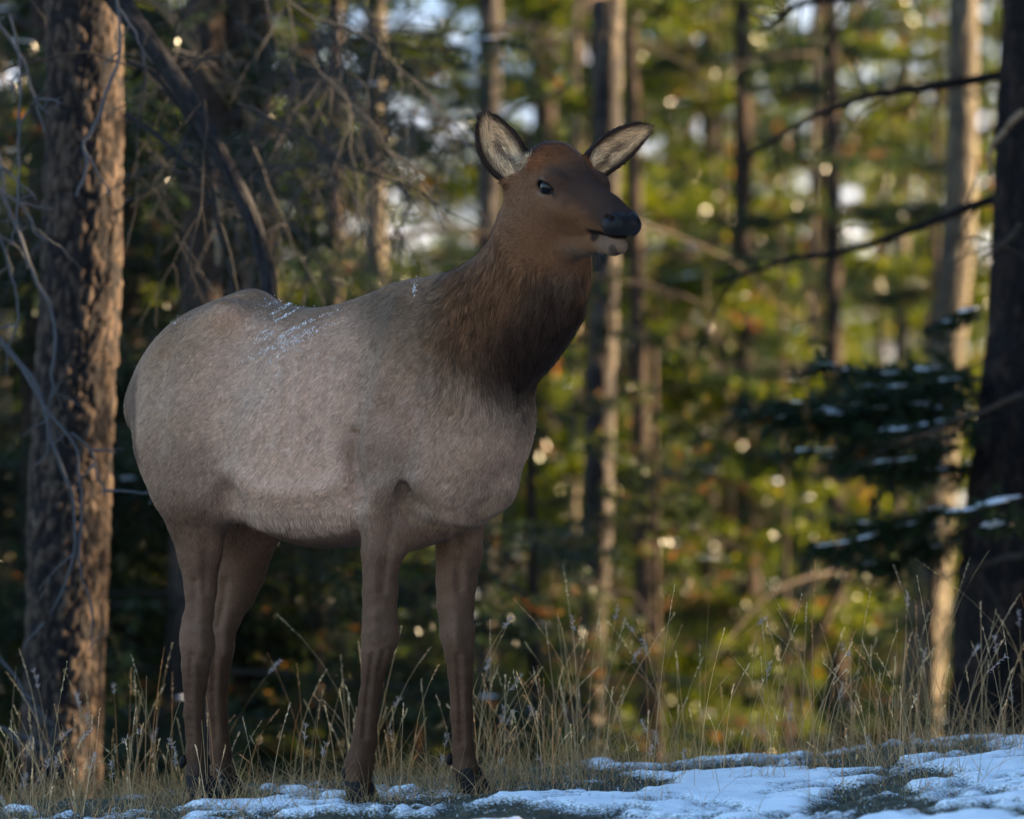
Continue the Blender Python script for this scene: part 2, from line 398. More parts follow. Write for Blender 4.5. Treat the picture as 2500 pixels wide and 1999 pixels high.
def conifer(seed, H, z0, L0, step, fine, pal, brown, r0, snow_n=0, dens=1.0, dead=14, ztop_keep=99, taper=0.85, bark_kw=None, snow_size=0.028):
    """returns meshes (trunk, crown, snow or None) of a spruce whose living boughs start at height z0"""
    rng = np.random.default_rng(seed)
    lean = rng.normal(0, 0.015, 2)
    path = [(lean[0] * z + 0.04 * math.sin(z * 0.6 + seed), lean[1] * z, z, max(0.012, r0 * (1 - z / (H * 1.03)) + (0.25 * r0 * math.exp(-z * 2.2)))) for z in np.linspace(-0.4, H, 14)]
    kw = dict(res=0.03, plate=(0.045, 0.11), depth=0.012, seed=seed); kw.update(bark_kw or {})
    v, q, c = trunk_arrays(path, **kw); mt = MB(); mt.add(v, q, None, c)
    cr = MB(); sn = MB()
    pz = np.array([p[2] for p in path]); px = np.array([p[0] for p in path]); py = np.array([p[1] for p in path])
    z = z0
    while z < min(H * 0.97, ztop_keep):
        f = (z - z0) / (H - z0)
        Lb = L0 * (1 - f) ** taper * (0.55 + 0.45 * min(1, (z - z0) / 0.8 + 0.3)) + 0.12
        for k in range(rng.integers(3, 6)):
            an = rng.uniform(0, 2 * np.pi)
            Lk = Lb * rng.uniform(0.55, 1.15)
            root = np.array([np.interp(z, pz, px), np.interp(z, pz, py), z + rng.uniform(-0.1, 0.1)])
            up = 0.15 + 0.5 * f - 0.1
            bough(cr, rng, root, (math.cos(an), math.sin(an), up), Lk, fine, pal, brown, droop=0.32 * (1 - f), dens=dens,
                  snow=dict(mb=sn, n=int(rng.integers(0, snow_n + 1)), size=snow_size) if snow_n else None)  # small snow clumps on far boughs, added as bright blurred highlights
        z += step * rng.uniform(0.7, 1.3)
    # dead bare twigs under the crown
    tw = []
    for k in range(dead):
        zz = rng.uniform(0.3, max(z0, 1.0)); an = rng.uniform(0, 2 * np.pi); L = rng.uniform(0.3, 0.9)
        s = np.linspace(0, 1, 7)[:, None]
        d = np.array([math.cos(an), math.sin(an), rng.uniform(-0.2, 0.3)])
        p0 = np.array([np.interp(zz, pz, px), np.interp(zz, pz, py), zz])
        tw.append(p0 + d * L * s + np.array([0, 0, -0.4 * L]) * s ** 2 + np.cumsum(rng.normal(0, 0.02, (7, 3)), 0))
        for j in range(3):
            b0 = tw[-1][rng.integers(2, 5)]; d2 = nrm(d + rng.normal(0, 0.7, 3))
            tw.append(b0 + d2 * L * 0.45 * s + np.cumsum(rng.normal(0, 0.012, (7, 3)), 0))
    if tw:
        P = np.array(tw); v, q = tubes(P, np.tile(np.linspace(0.006, 0.0018, 7), (len(P), 1)), 4); cr.add(v, q, None, (0.055, 0.042, 0.034))
    return dict(trunk=mt.mesh('trunk', M_BARK), crown=cr.mesh('crown', M_NEEDLE), snow=sn.mesh('snow_load', M_SNOWC) if sn.n else None, cr=cr)
def plant(proto, name, x, y, rz, scale, label, group=None, z=None, cat='tree'):
    e = empty(name, (x, y, (gz(x, y) if z is None else z)), rz)
    e.scale = (scale, scale, scale)
    link('trunk', proto['trunk'], e); link('crown', proto['crown'], e)
    if proto['snow'] is not None: tag(link('snow_load', proto['snow'], e), kind='stuff')
    return tag(e, label, cat, group)

# ------------------------------------------------------------------ forest
def px_r(w, Y): return w * D * K * Y           # picture half width (2156-wide picture) -> metres
def path_d(pts, Y):
    """pts (x, y, half width) read in the picture at distance Y -> world path, base first"""
    return [tuple(WD(x, y, Y + (dy[0] if dy else 0))) + (px_r(r, Y),) for x, y, r, *dy in pts]
def limb_arrays(pts, Y, col_, sides=6, n=22, wob=0.0, seed=0):
    p = resample(np.array([tuple(WD(a[0], a[1], Y + (a[3] if len(a) > 3 else 0))) + (px_r(a[2], Y),) for a in pts]), n)
    if wob: p[:, :3] += np.cumsum(np.random.default_rng(seed).normal(0, wob, (n, 3)), 0) * np.linspace(0, 1, n)[:, None]
    v, q = tubes(p[None, :, :3], p[None, :, 3], sides)
    return v, q, p
def sprout(p, rng, count, length, spread, droop, r0, lo=0.15):
    """side twigs (7 points each) sprouting from limb path p"""
    out = []
    s = np.linspace(0, 1, 7)[:, None]
    for _ in range(count):
        i = rng.integers(int(len(p) * lo), len(p) - 1)
        ax = nrm(p[min(i + 1, len(p) - 1), :3] - p[i, :3])
        d = nrm(ax * rng.uniform(0.2, 0.9) + rng.normal(0, spread, 3))
        L = length * rng.uniform(0.4, 1.3)
        out.append(p[i, :3] + d * L * s + np.array([0, 0, -droop * L]) * s ** 2 + np.cumsum(rng.normal(0, 0.018 * L * 2, (7, 3)), 0) * s)
    return out
GREY = (0.150, 0.140, 0.135); BARKP = ((0.080, 0.068, 0.052), (0.135, 0.115, 0.085), (0.040, 0.034, 0.029))
BARKD = ((0.017, 0.0155, 0.0165), (0.068, 0.050, 0.040), (0.009, 0.0085, 0.0095))

BARKS = ((0.034, 0.031, 0.031), (0.075, 0.064, 0.054), (0.018, 0.017, 0.018))
# the two big dark trunks that frame the elk
YA = 24.6
tA = empty('spruce_tree', (WD(130, 1500, YA)[0], YA, gz(WD(130, 1500, YA)[0], YA)))
trunk_part(path_d([(124, 1960, 92), (128, 1750, 87), (133, 1500, 84), (148, 1000, 85), (160, 760, 84), (172, 500, 82), (178, 0, 80), (182, -500, 78), (188, -2000, 66)], YA), tA, origin=tA.location, plate=(0.020, 0.052), depth=0.0105, res=0.0075, cols=BARKD, seed=3)
tag(tA, 'thick dark scaly trunk at left with a warm sunlit strip down its right side', 'tree')
YG = 27.2
tG = empty('spruce_tree', (WD(2120, 1500, YG)[0], YG, gz(WD(2120, 1500, YG)[0], YG)))
trunk_part(path_d([(2118, 1900, 150), (2122, 1650, 140), (2128, 1450, 132), (2150, 1150, 122), (2168, 900, 112), (2185, 600, 98), (2196, 200, 90), (2202, 0, 90), (2205, -600, 86), (2210, -2000, 70)], YG), tG, origin=tG.location, plate=(0.035, 0.08), depth=0.018, res=0.011, cols=((0.013, 0.012, 0.012), (0.030, 0.022, 0.019), (0.008, 0.008, 0.009)), seed=8)
tag(tG, 'broad dark trunk at the right edge carrying snowy evergreen boughs', 'tree')
rng = np.random.default_rng(21)
def add_limb(parent, pts, Y, c=(0.014, 0.012, 0.012), seed=0, twigs=14, tl=0.28, wob=0.006, name='branch'):
    r_ = np.random.default_rng(seed)
    v, q, p = limb_arrays(pts, Y, c, 6, 26, wob, seed)
    mb = MB(); mb.add(v, q, None, c)
    tw = sprout(p, r_, twigs, tl, 0.55, 0.15, 0.003, 0.1)
    t2 = []
    for a in tw:
        t2 += sprout(np.concatenate([a, np.zeros((7, 1))], 1), r_, 2, tl * 0.45, 0.6, 0.1, 0.002, 0.3)
    if tw:
        P = np.array(tw); v, q = tubes(P, np.tile(np.linspace(0.0045, 0.0016, 7), (len(P), 1)), 4); mb.add(v, q, None, c)
        P = np.array(t2); v, q = tubes(P, np.tile(np.linspace(0.0026, 0.0012, 7), (len(P), 1)), 3); mb.add(v, q, None, c)
    v = np.concatenate(mb.v) - np.array(parent.location, np.float32); mb.v = [v]
    return mb.build(name, M_TWIG, parent)
add_limb(tG, [(2120, 155, 11), (2040, 172, 10), (1895, 196, 8), (1815, 212, 7), (1714, 252, 6), (1574, 324, 3)], YG + 0.3, seed=1)
add_limb(tG, [(2110, 415, 11), (2033, 440, 10), (1893, 500, 8), (1765, 544, 7), (1653, 580, 5), (1533, 632, 3)], YG + 0.5, seed=2)
add_limb(tG, [(2110, -90, 11), (1950, -50, 9), (1793, 0, 7), (1693, 20, 6), (1613, 64, 3)], YG + 0.5, seed=3)
add_limb(tG, [(2150, 1170, 9), (2080, 1180, 6), (2010, 1200, 3)], YG - 0.6, c=(0.045, 0.037, 0.032), seed=4, twigs=4)
add_limb(tG, [(2156, 235, 8), (2125, 262, 7), (2105, 300, 6), (2118, 350, 5)], YG - 0.9, c=(0.20, 0.14, 0.09), seed=5, twigs=0)
add_limb(tG, [(2150, 470, 7), (2110, 520, 5), (2070, 560, 4)], YG - 0.8, c=(0.045, 0.037, 0.032), seed=6, twigs=3)
add_limb(tG, [(2156, 830, 6), (2080, 852, 5), (2000, 880, 3)], YG - 0.8, c=(0.045, 0.037, 0.032), seed=7, twigs=3)
snG = MB()
def add_bough(parent, x0, y0, x1, y1, Y, pal, fine, seed, brown=0.03, snow=0, dens=1.0, droop=0.12, dY=-0.2, size=0.036):
    r_ = np.random.default_rng(seed)
    a = WD(x0, y0, Y); b = WD(x1, y1, Y + dY); d = b - a; L = np.linalg.norm(d); d[2] += droop * L
    mb = MB(); sm = MB()
    bough(mb, r_, a, d, L, fine, pal, brown, droop, dict(mb=sm, n=snow, size=size) if snow else None, dens)
    org = np.array(parent.location, np.float32)
    mb.v = [x - org for x in mb.v]
    o = mb.build('bough', M_NEEDLE, parent)
    if sm.n:
        sm.v = [x - org for x in sm.v]; tag(sm.build('snow_load', M_SNOWC, o), kind='stuff')
    return o
for k, (x0, y0, x1, y1, dy, sn) in enumerate([(2080, 830, 1560, 905, 0.2, 7), (2090, 800, 1700, 790, 0.5, 4), (2100, 880, 1840, 930, -0.3, 3), (2070, 760, 1880, 870, 0.3, 2), (2085, 1060, 1720, 1180, 0.1, 3), (2090, 1130, 1800, 1210, 0.4, 1), (2170, 1045, 2020, 1095, -1.2, 5), (2200, 1070, 2080, 1130, -1.1, 1), (2060, 910, 1690, 985, 0.6, 3), (2100, 640, 1960, 700, 0.3, 1), (2100, 980, 1920, 1010, 0.2, 1), (2090, 850, 1780, 850, 0.7, 3), (2080, 870, 1620, 880, 0.1, 3), (2080, 905, 1720, 900, 0.5, 1), (2070, 800, 1790, 840, 0.0, 1), (2070, 940, 1760, 1010, -0.1, 1), (2080, 1120, 1760, 1120, 0.5, 1)]):
    add_bough(tG, x0, y0, x1, y1, YG + dy, SHADE_GREENS, (0.026, 0.0028, 300, 0.050), 100 + k, 0.02, sn * 3, 1.5, size=0.017)

# leaning dead trunk with a tangle of bare twigs
YB = 23.3
tB = empty('dead_tree', (WD(445, 1500, YB)[0], YB, gz(WD(445, 1500, YB)[0], YB)))
trunk_part(path_d([(430, 1900, 17), (445, 1500, 17), (505, 1000, 16), (566, 660, 15), (548, 520, 16), (505, 405, 17), (400, 215, 20), (330, 110, 22), (262, 20, 24), (150, -150, 25), (20, -330, 24), (-110, -540, 20), (-200, -760, 8)], YB), tB, origin=tB.location, plate=(0.012, 0.12), depth=0.004, res=0.007, cols=((0.022, 0.022, 0.025), (0.030, 0.029, 0.031), (0.014, 0.014, 0.016)), seed=12)
tag(tB, 'bare grey dead trunk arching down from upper left with hanging twigs', 'dead tree')
def tangle(parent, starts, Y, seed, c, n2=7, n3=3, name='twig_tangle', L=0.5, r=(0.0048, 0.0016)):
    r_ = np.random.default_rng(seed); main = []; sub = []; sub2 = []
    s = np.linspace(0, 1, 9)[:, None]
    for (x, y) in starts:
        p0 = WD(x, y, Y + r_.normal(0, 0.5)); l = L * r_.uniform(0.6, 1.5)
        d = nrm(np.array([r_.normal(0.15, 0.55), r_.normal(0, 0.4), r_.normal(-0.25, 0.5)]))
        m = p0 + d * l * s + np.array([0, 0, -0.55 * l]) * s ** 2 + np.cumsum(r_.normal(0, 0.014, (9, 3)), 0)
        main.append(m); mm = np.concatenate([m, np.zeros((9, 1))], 1)
        for a in sprout(mm, r_, n2, l * 0.45, 0.6, 0.35, 0.002, 0.1):
            sub.append(a); sub2 += sprout(np.concatenate([a, np.zeros((7, 1))], 1), r_, n3, l * 0.2, 0.65, 0.2, 0.001, 0.2)
    mb = MB(); org = np.array(parent.location)
    cj = lambda n: None
    v, q = tubes(np.array(main) - org, np.tile(np.linspace(r[0], r[1], 9), (len(main), 1)), 4); mb.add(v, q, None, c)
    v, q = tubes(np.array(sub) - org, np.tile(np.linspace(0.0024, 0.0012, 7), (len(sub), 1)), 3); mb.add(v, q, None, c)
    v, q = tubes(np.array(sub2) - org, np.tile(np.linspace(0.0016, 0.0009, 7), (len(sub2), 1)), 3); mb.add(v, q, None, c)
    return tag(mb.build(name, M_TWIG, parent), kind='stuff')
r_ = np.random.default_rng(33)
tangle(tB, [(r_.uniform(430, 760), r_.uniform(-80, 430)) for _ in range(34)], YB + 2.1, 1, (0.045, 0.043, 0.043))
tangle(tB, [(r_.uniform(700, 960), r_.uniform(-60, 460)) for _ in range(13)], YB + 3.2, 2, (0.07, 0.058, 0.046))
tangle(tB, [(r_.uniform(250, 560), r_.uniform(60, 480)) for _ in range(8)], YB + 0.3, 3, (0.03, 0.028, 0.028), n2=4)
add_limb(tB, [(272, -10, 9), (340, 15, 10), (395, 70, 9), (440, 120, 6), (470, 170, 4)], YB + 2.6, c=(0.12, 0.085, 0.05), seed=31, twigs=5)
add_limb(tB, [(268, 130, 7), (330, 160, 7), (390, 260, 6), (420, 330, 4), (440, 420, 3)], YB + 0.1, c=(0.024, 0.024, 0.026), seed=32, twigs=6)
add_limb(tB, [(262, 240, 6), (330, 290, 6), (400, 370, 5), (432, 440, 4), (450, 520, 3)], YB + 0.1, c=(0.024, 0.024, 0.026), seed=33, twigs=5)
add_limb(tB, [(458, 395, 5), (462, 440, 7), (460, 500, 8), (455, 560, 7)], YB + 3.2, c=(0.15, 0.11, 0.07), seed=34, twigs=3)

# leafless branches hanging in front of the left trunk
YL = 22.9
tL = empty('bare_shrub', (WD(-60, 1750, YL)[0], YL, gz(WD(-60, 1750, YL)[0], YL)))
Zc = lambda l: [(x * 0.5, y * 0.5, r * 0.42) for x, y, r in l]
for k, pts in enumerate([
    Zc([(-60, 60, 9), (0, 110, 9), (70, 190, 8), (130, 300, 8), (170, 430, 7), (200, 530, 5)]),
    Zc([(-40, 560, 9), (0, 660, 9), (30, 850, 10), (90, 990, 10), (150, 1150, 11), (230, 1300, 10), (250, 1450, 9), (240, 1700, 7)]),
    Zc([(40, 60, 7), (75, 200, 7), (90, 400, 6), (75, 700, 6), (70, 820, 5)]),
    Zc([(490, -40, 8), (505, 200, 9), (470, 350, 10), (400, 540, 10), (355, 600, 9), (365, 700, 9), (330, 850, 8)]),
    Zc([(-120, 1290, 16), (0, 1430, 16), (80, 1530, 15), (150, 1610, 14), (190, 1724, 12), (230, 1880, 11), (310, 2060, 10), (330, 2125, 8), (325, 2370, 7), (240, 2600, 6), (130, 2760, 4)]),
    Zc([(80, 1530, 8), (190, 1724, 9), (310, 1880, 8), (320, 2030, 7), (322, 2360, 6), (350, 2610, 5)]),
    Zc([(-40, 760, 7), (0, 800, 7), (80, 870, 7), (120, 970, 7), (190, 1060, 4)]),
    Zc([(-40, 930, 7), (0, 1000, 7), (40, 1150, 7), (70, 1330, 6), (30, 1450, 5), (50, 1560, 3)]),
    Zc([(300, 1820, 7), (400, 1900, 6), (470, 2060, 5)]),
    Zc([(-40, 2680, 9), (0, 2780, 9), (80, 2900, 8), (140, 3050, 6)]),
    Zc([(-40, 3040, 9), (30, 3080, 9), (130, 3130, 7), (200, 3200, 4)]),
    Zc([(150, 1960, 4), (230, 1880, 5), (265, 1840, 3)])]):
    add_limb(tL, pts, YL + 0.12 * math.sin(k * 2.1), c=(0.075, 0.075, 0.083), seed=50 + k, twigs=3 if k not in (5, 11) else 1, tl=0.16, wob=0.004)
tag(tL, 'leafless blue grey branches hanging in front of the thick left trunk', 'shrub')

# slimmer trunks further back, sunlit on their right edges
def slim(name, label, Y, pts, seed, cols=BARKP, limbs=10, group='slim trunks behind the elk', plate=(0.05, 0.10)):
    base = WD(pts[0][0], pts[0][1], Y)
    e = empty(name, (base[0], Y, gz(base[0], Y)))
    trunk_part(path_d(pts, Y), e, origin=e.location, plate=plate, depth=0.010, res=0.018, cols=cols, seed=seed)
    r2 = np.random.default_rng(seed + 500); tw = []
    P = resample(np.array(path_d(pts, Y)), 60)
    for _ in range(limbs):
        i = r2.integers(6, 54); an = r2.uniform(0, 2 * np.pi); L = r2.uniform(0.4, 1.3); s = np.linspace(0, 1, 9)[:, None]
        m = P[i, :3] + np.array([math.cos(an), math.sin(an), r2.uniform(-0.1, 0.35)]) * L * s + np.array([0, 0, -0.4 * L]) * s ** 2 + np.cumsum(r2.normal(0, 0.012, (9, 3)), 0)
        tw.append(m)
    if tw:
        mb = MB(); T = np.array(tw) - np.array(e.location)
        v, q = tubes(T, np.tile(np.linspace(0.010, 0.003, 9), (len(T), 1)), 5); mb.add(v, q, None, (0.06, 0.048, 0.04))
        T2 = []
        for m in tw: T2 += sprout(np.concatenate([m, np.zeros((9, 1))], 1), r2, 6, 0.3, 0.6, 0.2, 0.002)
        T2 = np.array(T2) - np.array(e.location); v, q = tubes(T2, np.tile(np.linspace(0.004, 0.0015, 7), (len(T2), 1)), 3); mb.add(v, q, None, (0.07, 0.056, 0.045))
        tag(mb.build('dead_branches', M_TWIG, e), kind='stuff')
    return tag(e, label, 'tree', group)
slim('pine_tree', 'slim trunk rising just left of the elk ear, dark with a sunlit edge', 36, [(1018, 1800, 22), (1022, 1400, 21), (1026, 900, 22), (1030, 400, 23), (1031, 0, 24), (1032, -800, 20), (1034, -2500, 14)], 61, cols=BARKS)
slim('pine_tree', 'grey trunk behind the elk muzzle with pale sunlit patches on its right', 33, [(1236, 1850, 33), (1240, 1450, 29), (1258, 1100, 31), (1263, 800, 33), (1275, 600, 30), (1280, 0, 30), (1284, -800, 27), (1290, -2500, 18)], 62, limbs=14, cols=BARKS)
slim('pine_tree', 'pale sunlit trunk seen through the twigs above the elk back', 33.5, [(800, 1700, 26), (798, 1000, 25), (792, 560, 23), (790, 200, 22), (792, -200, 21), (795, -2000, 14)], 63)
slim('pine_tree', 'leaning trunk just left of the broad right trunk, brightly lit strip near its top', 37.5, [(1925, 1800, 44), (1940, 1480, 42), (1962, 1150, 40), (1996, 720, 36), (2020, 420, 34), (2028, 0, 32), (2036, -700, 28), (2050, -2500, 18)], 64, limbs=5)
slim('pine_tree', 'thin trunk low beside the grey trunk behind the muzzle', 39, [(1204, 1700, 11), (1205, 1400, 10), (1208, 1050, 9), (1212, 300, 8), (1215, -800, 6)], 65, limbs=8)
slim('pine_tree', 'thin sunlit stem in the grass left of the leaning trunk', 44, [(1868, 1750, 17), (1874, 1500, 16), (1884, 1200, 15), (1896, 700, 13), (1905, 0, 11), (1915, -900, 8)], 66, limbs=9)
slim('pine_tree', 'very thin pale stem in the bright gap right of the elk head', 40, [(1700, 1700, 10), (1705, 1000, 9.5), (1712, 400, 9), (1718, -100, 8), (1722, -900, 6)], 67, limbs=8)
slim('pine_tree', 'thin crooked sapling leaning right between snowy ground and boughs', 33.5, [(1640, 1800, 8), (1690, 1440, 8), (1740, 1300, 7), (1800, 1180, 6), (1850, 1060, 5), (1900, 980, 3)], 68, cols=BARKD, limbs=3)
slim('pine_tree', 'slim sunlit trunk at the far left edge beyond the hanging branches', 38, [(10, 1800, 13), (10, 1200, 12), (8, 800, 11), (4, 0, 10), (0, -1200, 7)], 69, limbs=6)
slim('pine_tree', 'slender trunk rising behind the elk back under the dead twigs', 35.5, [(640, 1800, 22), (655, 1400, 21), (680, 1150, 20), (700, 700, 18), (706, 0, 17), (710, -1200, 12)], 71, cols=BARKD, limbs=8)

# evergreens
F1 = conifer(201, 13, 0.25, 1.5, 0.30, (0.034, 0.0036, 95, 0.10), SHADE_GREENS, 0.03, 0.10, snow_n=1, dens=1.35, dead=8, ztop_keep=4.8)
F2 = conifer(202, 3.0, 0.15, 0.95, 0.22, (0.028, 0.0022, 150, 0.085), np.vstack([SHADE_GREENS, GREENS[:2]]), 0.13, 0.035, snow_n=0, dens=1.0, dead=4)
S1 = conifer(211, 14, 0.5, 1.15, 0.44, MID, GREENS, 0.03, 0.09, snow_n=0, dens=2.0, dead=16, ztop_keep=6.2)
S2 = conifer(212, 9.0, 0.25, 1.1, 0.42, MID, np.vstack([GREENS, SHADE_GREENS[:1]]), 0.06, 0.07, snow_n=2, dens=2.0, dead=12, ztop_keep=6)
P1 = conifer(221, 17, 1.2, 1.8, 0.58, COARSE, GREENS, 0.03, 0.11, snow_n=0, dens=2.4, dead=26, ztop_keep=11)
S4 = conifer(214, 13, 0.4, 1.1, 0.50, MID, np.vstack([SHADE_GREENS, GREENS[2:3]]), 0.04, 0.08, snow_n=1, dens=1.8, dead=12, ztop_keep=6.2)
P3 = conifer(223, 6.4, 0.5, 1.25, 0.42, COARSE, GREENS, 0.05, 0.06, snow_n=2, dens=2.2, dead=10)
S3 = conifer(213, 5.6, 0.4, 1.0, 0.40, MID, GREENS, 0.05, 0.05, snow_n=1, dens=2.0, dead=10)
P2 = conifer(222, 15, 0.7, 1.6, 0.56, COARSE, GREENS, 0.05, 0.10, snow_n=0, dens=2.4, dead=26, ztop_keep=11)
def atd(x, Y): return (x * D - 1250) * K * Y
NEARG = 'dark young spruces just behind the ridge'
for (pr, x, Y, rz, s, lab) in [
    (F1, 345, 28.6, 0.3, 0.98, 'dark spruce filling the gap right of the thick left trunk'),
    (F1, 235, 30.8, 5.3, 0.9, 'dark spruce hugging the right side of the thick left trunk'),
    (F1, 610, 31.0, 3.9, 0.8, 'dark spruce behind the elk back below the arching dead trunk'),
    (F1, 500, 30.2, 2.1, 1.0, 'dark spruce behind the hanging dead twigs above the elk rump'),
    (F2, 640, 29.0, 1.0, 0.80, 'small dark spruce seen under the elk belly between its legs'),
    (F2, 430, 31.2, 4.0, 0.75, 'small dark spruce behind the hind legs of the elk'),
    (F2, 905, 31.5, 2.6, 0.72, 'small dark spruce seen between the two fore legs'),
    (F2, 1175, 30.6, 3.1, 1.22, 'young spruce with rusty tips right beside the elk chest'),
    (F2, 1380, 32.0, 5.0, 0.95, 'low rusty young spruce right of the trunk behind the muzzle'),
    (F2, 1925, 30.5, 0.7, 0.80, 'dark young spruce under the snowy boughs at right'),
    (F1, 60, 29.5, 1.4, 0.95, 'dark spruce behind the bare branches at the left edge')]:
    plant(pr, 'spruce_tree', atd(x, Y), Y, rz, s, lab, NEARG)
MIDG = 'sunlit spruces in the middle of the wood'
for i, (pr, x, Y, rz, s, lab) in enumerate([
    (S1, 250, 39, 0.4, 1.0, 'sunlit spruce glimpsed beside the thick left trunk'),
    (S2, 620, 41, 1.9, 1.0, 'sunlit spruce behind the twigs above the elk hips'),
    (S3, 890, 37, 2.7, 0.48, 'low olive spruce right behind the elk withers'),
    (S1, 1165, 43, 0.9, 1.0, 'yellow green spruce between the ears of the elk'),
    (S2, 1370, 38, 4.4, 0.9, 'yellow green spruce just right of the elk nose'),
    (S3, 1545, 42, 3.3, 1.0, 'bright yellow green spruce in the middle right of the wood'),
    (S3, 1660, 36.5, 5.1, 0.62, 'low olive spruce with a pointed top right of centre'),
    (S3, 1835, 46, 1.2, 0.95, 'sunlit spruce under the dark limb at upper right'),
    (S2, 2090, 43, 2.2, 1.0, 'sunlit spruce between leaning trunk and broad right trunk'),
    (S2, 1440, 48, 0.2, 1.0, 'olive spruce behind the grey trunk at middle right'),
    (S1, 30, 44, 2.9, 1.0, 'sunlit spruce behind the far left branches'),
    (S1, 470, 40, 3.0, 1.0, 'sunlit spruce glimpsed through the hanging dead twigs'),
    (S1, 1290, 41, 5.5, 1.0, 'sunlit spruce behind the far ear of the elk'),
    (S2, 1700, 44, 0.6, 1.0, 'yellow green spruce beside the thin pale stem'),
    (S3, 1960, 40, 2.0, 1.0, 'pointed spruce half hidden by the leaning trunk'),
    (S2, 300, 46, 3.8, 0.9, 'low sunlit spruce behind the hind legs at lower left'),
    (S4, 1470, 45, 0.8, 0.85, 'dark green spruce between the brighter ones right of the muzzle'),
    (S4, 1610, 41, 2.9, 0.9, 'dark green spruce in the middle right of the wood'),
    (S4, 1235, 45, 4.1, 0.9, 'dark spruce behind the grey trunk and the far ear'),
    (S4, 1790, 38.5, 3.4, 0.72, 'dark spruce below the second bare limb at right'),
    (S3, 1200, 47, 1.1, 0.8, 'low spruce behind the fore legs')]):
    plant(pr, 'spruce_tree', atd(x, Y), Y, rz, s, lab, MIDG)
FARG = 'blurred conifers deep in the wood'
r_ = np.random.default_rng(77)
for i, (pr, x, Y, sc_, lab) in enumerate([
    (P1, 120, 58, 1, 'tall conifer deep in the wood behind the thick left trunk'), (P2, 420, 62, 1, 'tall conifer deep in the wood behind the arching dead trunk'), (P1, 640, 55, 1, 'tall conifer deep in the wood behind the hanging twigs'),
    (P1, 1040, 60, 1, 'tall conifer deep in the wood just left of the near ear'), (P2, 1170, 72, 1, 'far conifer seen above the crown of the elk head'), (P2, 1400, 58, 0.95, 'far conifer right of the far ear'),
    (P3, 1560, 66, 1.0, 'short pointed conifer deep in the wood right of centre'), (P3, 1750, 60, 0.9, 'short pointed conifer under the bright gap at upper right'), (P3, 1960, 56, 0.9, 'short pointed conifer left of the leaning trunk'),
    (P2, 2130, 64, 1, 'tall conifer deep in the wood by the broad right trunk'), (P2, 300, 78, 1, 'far conifer in the dark gap right of the left trunk'), (P3, 740, 82, 0.9, 'far conifer behind the elk back left of the pale gap'),
    (P2, 1290, 84, 1, 'far conifer behind the grey trunk and muzzle'), (P3, 1850, 80, 1.0, 'far conifer low behind the snowy boughs'), (P3, 2060, 90, 1.1, 'farthest pointed conifer at upper right'),
    (P1, -80, 66, 1, 'far conifer at the left border'), (P2, 2260, 74, 1, 'far conifer at the right border'), (P2, 540, 95, 1.1, 'farthest conifer behind the dead twigs'), (P2, 1640, 76, 0.9, 'tall far conifer dividing the bright gaps at upper right'), (P1, 1900, 88, 0.9, 'tall far conifer behind the upper dark limb'), (P3, 1480, 98, 1.15, 'farthest conifer in the middle of the wood')]):
    plant(pr, 'conifer_tree', atd(x, Y), Y, r_.uniform(0, 6.28), sc_ * r_.uniform(0.95, 1.05), lab, FARG)
# unseen evergreens added on the right to shade the ridge, elk and wood
SH = 'unseen tall evergreen added outside the picture on the right to shade the wood'
for i, (pr, x, y, s) in enumerate([(P2, 5.2, 20.4, .95), (P1, 6.6, 19.4, 1.1), (P2, 6.9, 21.2, 1.15), (P1, 8.2, 22.3, 1.2), (P2, 8.6, 20.5, 1.25), (P1, 10.4, 22.6, 1.3), (P2, 10.6, 20.9, 1.3), (P1, 5.0, 18.7, .9), (P2, 7.4, 17.8, 1.1), (P1, 4.9, 22.2, 0.8), (P2, 5.6, 23.0, 0.8), (S1, 4.5, 24.0, 0.80), (F1, 5.6, 23.2, 1.1), (F1, 5.2, 16.4, 1.1), (S1, 4.3, 22.9, 0.8), (S1, 4.4, 22.0, 0.75), (P1, 12.6, 22.4, 1.4),
        (F2, 4.2, 25.3, 1.0), (F2, 5.0, 25.5, 1.15), (F2, 6.0, 25.4, 1.3),
        (P2, 5.5, 26.6, 0.8), (P1, 7.4, 26.9, 0.95), (P2, 7.0, 27.3, 0.85), (P1, 8.0, 29.4, 1.1), (P2, 6.4, 31.0, 1.0), (P1, 10.0, 30.6, 1.2), (P2, 9.4, 28.2, 1.1), (P1, 11.5, 27.6, 1.0),
        (S3, 7.4, 36.6, 0.9), (S3, 6.5, 34.5, 1.0), (S3, 8.5, 36.0, 1.1), (P1, 7.5, 39.6, 0.85), (S1, 6.2, 44.0, 1.0), (P1, 9.5, 47.0, 1.0), (P2, 8.0, 42.0, 0.8), (P3, 9.0, 54.0, 1.1), (P3, 11.5, 41.5, 1.15), (P3, 10, 62, 1.2), (P2, 14, 50, 0.9), (P1, 10, 58, 1.0), (P2, 12, 66, 1.1), (P1, 11, 73, 1.1), (P2, 14, 80, 1.2), (P1, 13, 90, 1.2), (P2, 9.5, 69, 0.9), (P2, 6.0, 16.6, 1.0), (P1, 8.4, 15.6, 1.1), (P1, 5.2, 15.4, 0.9), (P2, 4.6, 16.6, 0.8), (P2, 5.8, 19.9, 1.0), (P1, 6.0, 21.8, 1.0), (P2, 7.6, 20.2, 1.1), (P2, 7.4, 22.4, 1.0), (P1, 6.2, 18.2, 1.0), (P2, 8.6, 28.4, 1.0), (P1, 7.2, 30.2, 1.0), (P2, 9.2, 31.6, 1.0)]):
    plant(pr, 'conifer_tree', x, y, i * 1.3, s, SH, 'unseen shade trees right of the ridge')
